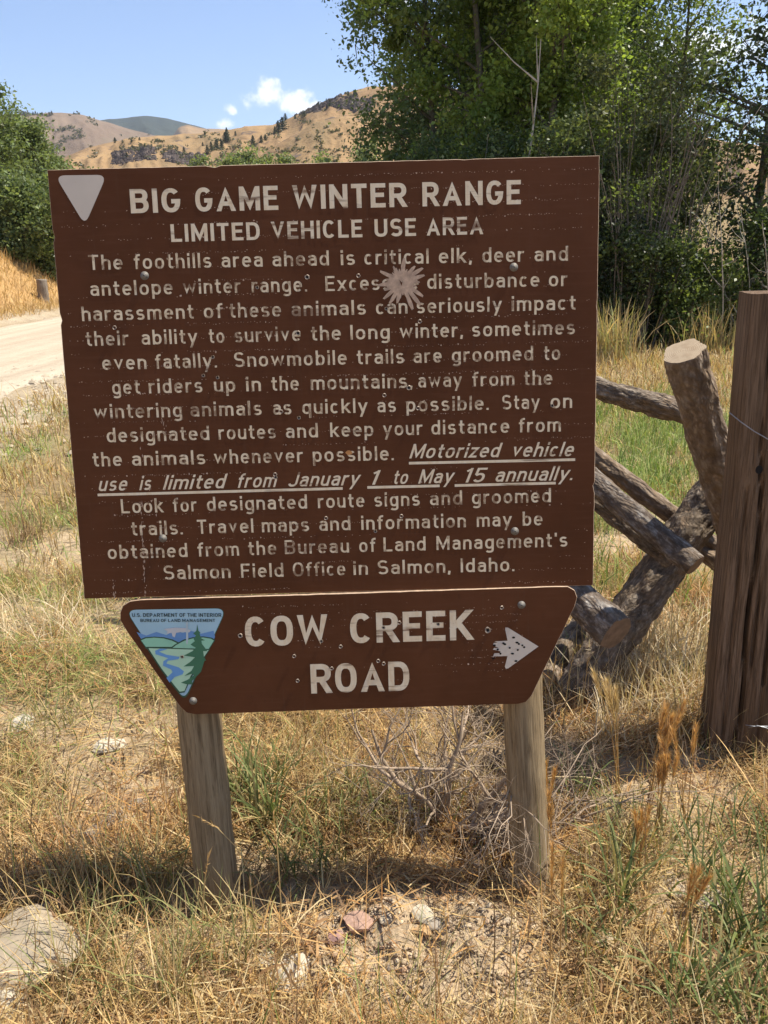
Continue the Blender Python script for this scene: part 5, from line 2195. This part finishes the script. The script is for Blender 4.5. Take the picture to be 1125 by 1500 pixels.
STRAW = np.array([[0.60, 0.43, 0.19], [0.54, 0.36, 0.145], [0.66, 0.53, 0.30], [0.48, 0.27, 0.10], [0.40, 0.28, 0.14], [0.22, 0.13, 0.062], [0.62, 0.46, 0.21], [0.30, 0.19, 0.09]])
GREEN = np.array([[0.18, 0.26, 0.055], [0.26, 0.33, 0.085], [0.13, 0.19, 0.045], [0.38, 0.38, 0.13]])


def pick(pal, n, g, var=0.18):
    return pal[g.integers(0, len(pal), n)] * g.uniform(1 - var, 1 + var, (n, 1))


def sample_view(n, ymin, ymax, g, power=1.0, margin=1.15):
    """Places spread over the wedge of ground in front of the camera."""
    y = ymin + (ymax - ymin) * g.random(n) ** power
    half = 0.56 * y * margin + 0.35
    x = g.uniform(-1, 1, n) * half
    return x, y


def grass():
    g = np.random.default_rng(5)
    parts = []
    # thatch: flattened dead grass close to the camera
    x, y = sample_view(190000, 1.0, 4.2, g, 1.25)
    k = g.random(len(x)) > bare(x, y) * 0.90
    x, y = x[k], y[k]
    n = len(x)
    ln = g.gamma(3.0, 0.022, n) + 0.02
    cols = pick(STRAW, n, g)
    red = fbm(x * 2.6, y * 2.6, 141, 3)[:, None]
    cols = cols * (1 - sstep(.5, .7, red) * np.array([[0.0, 0.18, 0.30]]))
    gr = green_amount(x, y)
    sw = g.random(n) < gr * 0.55
    cols[sw] = pick(GREEN, int(sw.sum()), g) * 1.1
    parts.append(blades(x, y, ln, 0.0012 + 0.0034 * g.random(n) ** 2.0, g.uniform(0.7, 1.75, n), g.normal(0.2, 0.7, n), cols, 6, zoff=g.uniform(0, 0.045, n) * (0.3 + 1.4 * fbm(x * 7, y * 7, 199, 2))))
    # crumpled broad dead leaves, browner, lying in drifts
    x, y = sample_view(26000, 1.0, 3.6, g, 1.2)
    cl = fbm(x * 4.5 + 7, y * 4.5, 171, 3)
    k = (g.random(len(x)) < sstep(0.45, 0.62, cl)) & (g.random(len(x)) > bare(x, y) * 0.9)
    x, y = x[k], y[k]
    n = len(x)
    cols = pick(np.array([[0.30, 0.175, 0.085], [0.42, 0.26, 0.12], [0.20, 0.12, 0.06], [0.52, 0.38, 0.20]]), n, g)
    parts.append(blades(x, y, g.uniform(0.03, 0.10, n), g.uniform(0.004, 0.009, n), g.uniform(0.5, 1.6, n), g.normal(0.9, 1.0, n), cols, 16, zoff=g.uniform(0, 0.05, n)))
    # standing dry stalks
    x, y = sample_view(26000, 1.0, 5.0, g, 1.1)
    cl = fbm(x * 3.5, y * 3.5, 151, 3)
    k = (g.random(len(x)) < sstep(0.42, 0.62, cl)) & (g.random(len(x)) > bare(x, y) * 0.93)
    x, y = x[k], y[k]
    n = len(x)
    cols = pick(STRAW, n, g)
    gr = green_amount(x, y) + 0.20
    sw = g.random(n) < gr * 0.7
    cols[sw] = pick(GREEN, int(sw.sum()), g)
    hs = 0.55 + 0.9 * fbm(x * 1.3, y * 1.3, 161, 2)
    parts.append(blades(x, y, (g.gamma(4.0, 0.032, n) + 0.05) * hs, g.uniform(0.0014, 0.0034, n), np.abs(g.normal(0.15, 0.22, n)), g.normal(0.5, 0.5, n), cols, 7))
    V, Lp, S, C = joined(parts)
    me = np_mesh('dry_grass', V, Lp, S, C)
    tag(link('dry_grass', me, M['blade']), 'matted straw coloured grass and thatch around the sign', 'grass', None, 'stuff')

    # meadow between the fence and the trees, and the roadside on the left
    parts = []
    x, y = sample_view(150000, 3.6, 19.0, g, 1.0)
    k = (g.random(len(x)) > bare(x, y) * 0.85) & (x > ROAD_R + 0.1)
    k &= g.random(len(x)) < np.clip(1.5 - y / 16, 0.35, 1)
    x, y = x[k], y[k]
    n = len(x)
    cols = pick(STRAW, n, g) * np.array([[0.95, 0.98, 0.98]])
    gr = green_amount(x, y) * 0.9 + 0.06
    sw = g.random(n) < gr
    cols[sw] = pick(GREEN, int(sw.sum()), g) * 1.15
    sc_ = 0.6 + y * 0.05
    parts.append(blades(x, y, (g.gamma(4.0, 0.026, n) + 0.04) * sc_, 0.0022 + 0.0009 * y * g.uniform(.6, 1.2, n), np.abs(g.normal(0.35, 0.4, n)), g.normal(0.6, 0.6, n), cols, 8, segs=2))
    gm = np.random.default_rng(8)
    for i in range(60):
        cx_, cy_ = gm.uniform(0.9, 4.2), gm.uniform(3.6, 9.0)
        n = 120
        x, y = gm.normal(cx_, 0.13, n), gm.normal(cy_, 0.16, n)
        parts.append(blades(x, y, gm.uniform(0.08, 0.26, n), gm.uniform(.004, .009, n), np.abs(gm.normal(0, .35, n)), gm.normal(.8, .4, n), pick(GREEN, n, gm, .25), 600 + i, segs=2))
    V, Lp, S, C = joined(parts)
    me = np_mesh('meadow_grass', V, Lp, S, C)
    tag(link('meadow_grass', me, M['blade']), 'green and straw meadow grass between the fence and the trees', 'grass', None, 'stuff')

    # dry orange grass over the bank beyond the road
    n = 60000
    x = g.uniform(-26, -11.3, n)
    y = g.uniform(16, 50, n)
    cols = pick(np.array([[0.52, 0.345, 0.155], [0.58, 0.42, 0.21], [0.46, 0.30, 0.14]]), n, g)
    p = blades(x, y, g.gamma(4, .06, n) + .06, g.uniform(0.015, 0.035, n), np.abs(g.normal(0.3, 0.3, n)), g.normal(0.4, 0.4, n), cols, 9, segs=2)
    me = np_mesh('bank_grass', *p)
    tag(link('bank_grass', me, M['blade']), 'orange dry grass covering the bank beyond the road', 'grass', None, 'stuff')


grass()


# ---- tufts one can tell apart
def tuft(name, label, cat, px, py, n, hgt, spread, pal, seed, width=0.004, group=None, curve=0.9, tilt=0.25, lean=None, hero=True, pos=None):
    g = np.random.default_rng(seed)
    p = on_ground(px, py) if pos is None else pos
    x = g.normal(0, spread, n)
    y = g.normal(0, spread * 0.8, n)
    base = Vector((p.x, p.y, tz(p.x, p.y)))
    az = None
    if lean is not None:
        az = g.normal(lean, 0.8, n)
    v, lp, st, c = blades(x + p.x, y + p.y, g.uniform(0.5, 1.1, n) * hgt, g.uniform(.6, 1.3, n) * width, np.abs(g.normal(0, tilt, n)), g.normal(curve, .45, n), pick(pal, n, g, .22), seed, az=az, segs=4)
    v = v - np.array([[base.x, base.y, base.z]])
    me = np_mesh(name, v, lp, st, c)
    o = link(name, me, M['blade'])
    o.location = base
    tag(o, label, cat, group)
    return o


LUSH = np.array([[0.12, 0.155, 0.050], [0.17, 0.20, 0.065], [0.23, 0.245, 0.095], [0.095, 0.125, 0.042], [0.36, 0.30, 0.13]])
GG = 'green grass tufts by the sign'
for i, (px, py, n, h, sp, w, lab) in enumerate([
    (395, 1215, 46, 0.30, 0.022, .007, 'tall green broad bladed tuft just right of the left post'),
    (425, 1275, 70, 0.17, 0.05, .005, 'low dark green tuft in the shadow right of the left post'),
    (475, 1268, 45, 0.13, 0.045, .006, 'short green tuft at the left edge of the dirt mound'),
    (408, 1160, 30, 0.22, 0.02, .006, 'green tuft rising directly under the lower panel'),
    (905, 1330, 40, 0.25, 0.03, .006, 'green weed tuft right of the right post foot'),
    (875, 1395, 34, 0.19, 0.03, .005, 'green tuft below the orange plumes'),
    (1085, 1395, 46, 0.27, 0.035, .008, 'broad bladed green tuft at the right edge'),
    (1000, 1480, 40, 0.22, 0.04, .006, 'green tuft near the lower right corner'),
    (1020, 1255, 70, 0.17, 0.09, .005, 'spreading green tuft before the timber post'),
    (1100, 1240, 60, 0.19, 0.07, .005, 'green tuft at the foot of the timber post'),
    (230, 1310, 80, 0.27, 0.06, .0035, 'thin olive tuft left of the left post foot'),
    (125, 1440, 80, 0.26, 0.06, .003, 'thin olive tuft behind the big pale rock'),
    (250, 1470, 60, 0.26, 0.05, .003, 'thin olive tuft at the bottom left of the mound'),
    (870, 1180, 60, 0.20, 0.06, .005, 'green tuft between the right post and the log fence'),
    (480, 1215, 110, 0.26, 0.07, .0045, 'olive weed clump in the shadow between the posts'),
    (560, 1200, 90, 0.22, 0.06, .004, 'olive weed clump left of the dead sagebrush'),
    (365, 1180, 60, 0.30, 0.03, .006, 'green tuft against the right side of the left post'),
    (930, 1270, 90, 0.24, 0.07, .0045, 'olive weed clump right of the right post under the plumes'),
    (1060, 1330, 70, 0.26, 0.05, .005, 'green clump behind the broad bladed tuft at the right'),
    (150, 1330, 90, 0.20, 0.08, .004, 'olive clump in the dark hollow at the left'),
    (330, 1400, 80, 0.24, 0.06, .003, 'thin olive clump under the left post'),
    (1090, 1490, 80, 0.24, 0.06, .006, 'green clump in the lower right corner'),
    (590, 1470, 34, 0.22, 0.05, .003, 'sparse thin stalks at the bottom middle'),
    (90, 1060, 80, 0.16, 0.07, .004, 'pale green tuft in the straw at the left'),
    (50, 1180, 60, 0.16, 0.07, .004, 'pale green tuft lower in the straw at the left edge'),
]):
    pal = LUSH if w > .0045 else np.array([[0.24, 0.25, 0.09], [0.33, 0.30, 0.12], [0.50, 0.38, 0.18], [0.17, 0.20, 0.07]])
    tuft('grass_tuft', lab, 'grass tuft', px, py, n, h, sp, pal, 500 + i, w, GG)

for i, (px, py, h, n, lab) in enumerate([(893, 530, 1.0, 240, 'tall bleached dry weed clump beside the sign edge before the dark bush'),
                                         (1040, 515, 0.85, 150, 'tall dry weed clump left of the timber post top'),
                                         (985, 505, 0.75, 26, 'few thin pale stalks standing before the dark thicket')]):
    p = on_ground(px, py)
    tuft('dry_weed', lab, 'weed', px, py, n, h, 0.22, np.array([[0.55, 0.41, 0.2], [0.45, 0.33, 0.16], [0.34, 0.33, 0.14]]), 650 + i, 0.016, 'tall dry weeds at the thicket edge', 0.4, 0.16)


PALE = np.array([[0.68, 0.55, 0.35], [0.60, 0.46, 0.26], [0.72, 0.62, 0.44], [0.48, 0.35, 0.2]])
for i, (px, py, n, h, sp, lab) in enumerate([
    (985, 1035, 900, 0.30, 0.16, 'bright heap of fallen straw between the log fence and the timber post'),
    (975, 960, 500, 0.32, 0.12, 'leaning pale straw clump behind the bright straw heap'),
    (890, 1085, 260, 0.20, 0.05, 'small sunlit straw clump before the crossed fence legs'),
    (40, 790, 260, 0.22, 0.07, 'brown dry clump by the left edge beside the upper panel'),
    (60, 930, 500, 0.26, 0.18, 'pale leaning straw clump left of the lower panel'),
    (130, 1290, 500, 0.22, 0.14, 'tangled brown straw clump above the big pale rock'),
    (690, 1180, 300, 0.20, 0.08, 'yellow straw clump caught in the dead sagebrush'),
]):
    pal = PALE if i != 3 and i != 5 else np.array([[0.35, 0.23, 0.13], [0.26, 0.17, 0.10], [0.5, 0.34, 0.17]])
    tuft('straw_clump', lab, 'straw', px, py, n, h, sp, pal, 560 + i, 0.0034, 'clumps of straw', 0.5, 0.9)


# ---- orange feathery seed heads
def plume(label, px, py, px_top, py_top, nst, seed, col=(0.60, 0.36, 0.15), size=1.0, cat='seed head'):
    r = random.Random(seed)
    base = on_ground(px, py)
    yy = base.y - 0.02
    top = aty(px_top, py_top, yy)
    root = empty('feathery_grass', base)
    tag(root, label, 'dry grass', 'orange feathery grasses')
    sv, sf = [], []
    hv, hf, hc = [], [], []
    for k in range(nst):
        e = top - base + Vector((r.gauss(0, .018), r.gauss(0, .02), r.gauss(0, .02))) * size * (1 if k else 0)
        b = Vector((r.gauss(0, .008), r.gauss(0, .008), 0))
        mid = b.lerp(e, .55) + Vector((-e.x * .15, 0, e.z * 0.04))
        tube(sv, sf, [b, b.lerp(mid, .6), mid, e], [.0016, .0014, .0012, .0007], 4, False)
        d = (e - mid).normalized()
        Lh = 0.085 * size * r.uniform(.8, 1.25)
        for q in range(int(120)):
            t = r.random()
            p = e - d * Lh * t
            o_ = Vector((r.gauss(0, 1), r.gauss(0, 1), r.gauss(0, 1)))
            o_ = (o_ - d * o_.dot(d)).normalized()
            ln = (0.020 + 0.012 * sin(pi * t)) * size * r.uniform(.5, 1.2)
            tip = p + d * ln * 1.25 + o_ * ln * 0.42
            wv_ = d.cross(o_) * 0.0011 * size
            b0 = len(hv)
            hv += [p - wv_, p + wv_, tip]
            hf.append((b0, b0 + 1, b0 + 2))
            tint = r.uniform(.75, 1.25)
            hc += [(col[0] * tint, col[1] * tint, col[2] * tint)] * 3
    st = py_mesh('stem', sv, sf, True, [(0.52, 0.33, 0.13)] * len(sv))
    link('stem', st, M['blade'], root)
    link('seed_head', py_mesh('seed_head', hv, hf, False, hc), M['blade'], root)


for i, args in enumerate([
    ('orange plume nearest the timber post foot', 998, 1215, 1018, 1072, 2),
    ('upright orange plume left of the one by the timber post', 1000, 1230, 985, 1068, 2),
    ('bushy orange plume in the middle of the cluster right of the right post', 962, 1235, 968, 1110, 7),
    ('leaning orange plume over the straw pile', 945, 1200, 985, 1050, 6),
    ('pale plume in front of the crossed legs of the log fence', 905, 1165, 890, 1000, 5),
    ('orange plume leaning over the right post', 795, 1270, 800, 1118, 2),
    ('second orange plume low on the right post', 800, 1310, 806, 1180, 2),
    ('orange plume below the right post foot', 812, 1440, 824, 1262, 2),
    ('orange plume beside the flat pale stone', 985, 1400, 1025, 1275, 3),
    ('orange plume low between the right post and the timber post', 930, 1290, 940, 1190, 5),
    ('short orange plume beside the tall green weeds', 1010, 1330, 1030, 1290, 3),
]):
    plume(args[0], *args[1:6], 700 + i, size=1.0 if i not in (3, 4) else 1.25, col=(0.60, 0.36, 0.15) if i != 4 else (0.66, 0.50, 0.28))


# bent golden stalk before the left post and other single stalks
def stalk(label, pts_px, seed, col=(0.58, 0.42, 0.2), spike=True, yoff=-0.05):
    r = random.Random(seed)
    base = on_ground(*pts_px[0])
    pts = [base] + [aty(a, b, base.y + yoff * (k + 1) / len(pts_px)) for k, (a, b) in enumerate(pts_px[1:])]
    v, f = [], []
    tube(v, f, [p - base for p in pts], [.0014] * (len(pts) - 1) + [.0006], 4, False)
    cols = [col] * len(v)
    if spike:
        d = (pts[-1] - pts[-2]).normalized()
        for q in range(12):
            p = pts[-1] - base - d * 0.006 * q
            o_ = Vector((r.gauss(0, 1), r.gauss(0, 1), r.gauss(0, 1))).normalized()
            tip = p + d * 0.014 + o_ * 0.010
            b0 = len(v)
            w = d.cross(o_).normalized() * 0.0016
            v += [p - w, p + w, tip]
            f.append((b0, b0 + 1, b0 + 2))
            cols += [(col[0] * 1.1, col[1] * .95, col[2] * .8)] * 3
    o = link('dry_stalk', py_mesh('dry_stalk', v, f, False, cols), M['blade'])
    o.location = base
    tag(o, label, 'dry stalk', 'single dry stalks standing by the sign')


for i, (lab, pts) in enumerate([
    ('bent golden stalk arching across the left post', [(392, 1330), (378, 1290), (345, 1240), (318, 1212), (290, 1196)]),
    ('thin stalk leaning left beside the foot of the left post', [(300, 1400), (296, 1350), (300, 1290), (306, 1250)]),
    ('golden stalk crossing low from the straw to the left post', [(205, 1345), (250, 1328), (290, 1312), (325, 1313)]),
    ('thin upright stalk between the mound and the left post', [(410, 1420), (412, 1330), (406, 1240), (400, 1190)]),
    ('olive stalk at the bottom left of the white broken rock', [(395, 1490), (400, 1430), (412, 1380), (410, 1345)]),
    ('tall thin stalk in the bottom middle right of the mound', [(640, 1480), (645, 1420), (655, 1370), (650, 1330)]),
    ('tall golden stalk below the right post', [(745, 1480), (748, 1400), (750, 1320), (752, 1250)]),
    ('long golden stalk leaning right among the lower right weeds', [(960, 1450), (975, 1410), (995, 1370), (1010, 1330)]),
    ('long pale stalk arching at the lower right corner', [(1060, 1500), (1075, 1430), (1110, 1395), (1130, 1400)]),
    ('tall stalk left of the left post in the straw', [(160, 1370), (165, 1300), (175, 1230), (185, 1180)]),
    ('leaning stalk in the dark hollow left of the left post', [(190, 1370), (180, 1310), (160, 1260), (130, 1200)]),
    ('bleached stalk standing in the crossed fence legs', [(845, 1110), (850, 1060), (856, 1010), (862, 965)]),
    ('second bleached stalk beside the crossed fence legs', [(830, 1120), (826, 1060), (832, 1000), (842, 950)]),
    ('third bleached stalk below the corner of the lower panel', [(808, 1110), (812, 1050), (808, 1000), (815, 960)]),
]):
    stalk(lab, pts, 800 + i)


# ------------------------------------------------------------------ dead sagebrush
def sagebrush():
    base = on_ground(650, 1212)
    r = random.Random(21)
    root = empty('dead_sagebrush', base)
    tag(root, 'dead grey sagebrush with bleached bare twigs between the two sign posts', 'shrub')

    def grow(v, f, p, d, L, rad, depth):
        pts = [p]
        n = 5
        dd = d.normalized()
        for k in range(n):
            dd = (dd + Vector((r.gauss(0, .22), r.gauss(0, .22), r.gauss(0.02, .2)))).normalized()
            pts.append(pts[-1] + dd * L / n)
        tube(v, f, pts, [rad * (1 - .75 * k / n) for k in range(n + 1)], 5 if depth < 2 else 4, False)
        if depth < 4:
            for k in range(r.choice((4, 4, 5)) if depth < 3 else 2):
                q = r.randint(1, n)
                nd = (dd * 0.7 + Vector((r.gauss(0, .6), r.gauss(0, .6), r.gauss(.05, .45)))).normalized()
                grow(v, f, pts[q], nd, L * r.uniform(.45, .75), rad * (1 - .7 * q / n) * 0.7, depth + 1)

    main = [((585, 1035), .015), ((612, 1085), .010), ((660, 1050), .012), ((705, 1060), .010), ((745, 1075), .014), ((735, 1130), .014), ((860, 1200), .015), ((900, 1175), .012), ((800, 1150), .011), ((820, 1215), .011), ((770, 1245), .010),
            ((830, 1245), .010), ((578, 1258), .009), ((560, 1120), .010), ((540, 1180), .008), ((870, 1150), .008), ((625, 1120), .009), ((720, 1240), .009), ((690, 1100), .009)]
    for (a, b), rad in main:
        v, f = [], []
        e = aty(a, b, base.y + (r.uniform(-.22, -.14) if a > 740 else r.uniform(-.10, .14))) - base
        e.z = max(e.z, .03)
        grow(v, f, Vector((r.uniform(-.02, .02), r.uniform(-.02, .02), -.01)), e + Vector((0, 0, .03)), e.length * 0.95, rad, 0)
        link('branch', py_mesh('branch', v, f, True), M['twig'], root)


sagebrush()


# fallen dead twigs on the right, weathered board and log on the left
def twigs():
    r = random.Random(9)
    for i, (pa, pb, lab) in enumerate([((790, 1250), (960, 1170), 'long bleached fallen twig reaching right from the right post'),
                                       ((800, 1215), (915, 1195), 'bleached fallen twig above the long one right of the right post'),
                                       ((690, 1232), (830, 1170), 'bleached fallen twig crossing in front of the right post'),
                                       ((705, 1150), (752, 1140), 'dark short branch lying behind the right post'),
                                       ((690, 1215), (820, 1245), 'bleached twig lying at the foot of the right post')]):
        a, b = on_ground(*pa), on_ground(*pb)
        v, f = [], []
        pts = []
        for k in range(9):
            t = k / 8
            p = a.lerp(b, t) - a
            pts.append(p + Vector((r.gauss(0, .006), r.gauss(0, .006), 0.03 + 0.05 * sin(pi * t) + r.gauss(0, .004))))
        rad = 0.005 if i != 3 else 0.013
        tube(v, f, pts, [rad * (1 - .8 * k / 8) for k in range(9)], 5)
        for k in range(1, 8):
            for _ in range(3):
                e = pts[k] + Vector((r.gauss(.03, .05), r.gauss(0, .05), r.gauss(.02, .03)))
                tube(v, f, [pts[k], pts[k].lerp(e, .5) + Vector((0, 0, .006)), e], [rad * .4, rad * .3, .0006], 4, False)
        o = link('fallen_twig', py_mesh('fallen_twig', v, f, True), M['twig'] if i != 3 else M['bark'])
        o.location = a
        tag(o, lab, 'twig', 'fallen twigs by the right post')


twigs()


def litter_log(name, label, cat, pa, pb, rad, mat, seed, lift=0.0):
    a, b = on_ground(*pa), on_ground(*pb)
    a.z += lift
    b.z += lift
    me = log_mesh(name, a, b, rad, rad * .8, seed, 40, 20, rad * .18, 20)
    me.materials.append(mat)
    me.materials.append(M['cut'])
    o = link(name, me)
    orient(o, a, b)
    o.scale = (1, 1, 1)
    tag(o, label, cat)


litter_log('fallen_branch', 'grey weathered branch lying in the straw left of the left post', 'branch', (125, 1235), (205, 1180), 0.022, M['greywood'], 41, 0.012)
litter_log('rotten_log', 'reddish rotten log lying behind the big pale rock', 'log', (-60, 1400), (105, 1325), 0.030, M['greywood'], 43, 0.01)
litter_log('straw_log', 'pale fallen log end in the shade behind the crossed fence legs', 'log', (800, 1010), (850, 930), 0.05, M['bark_pale'], 47, 0.02)
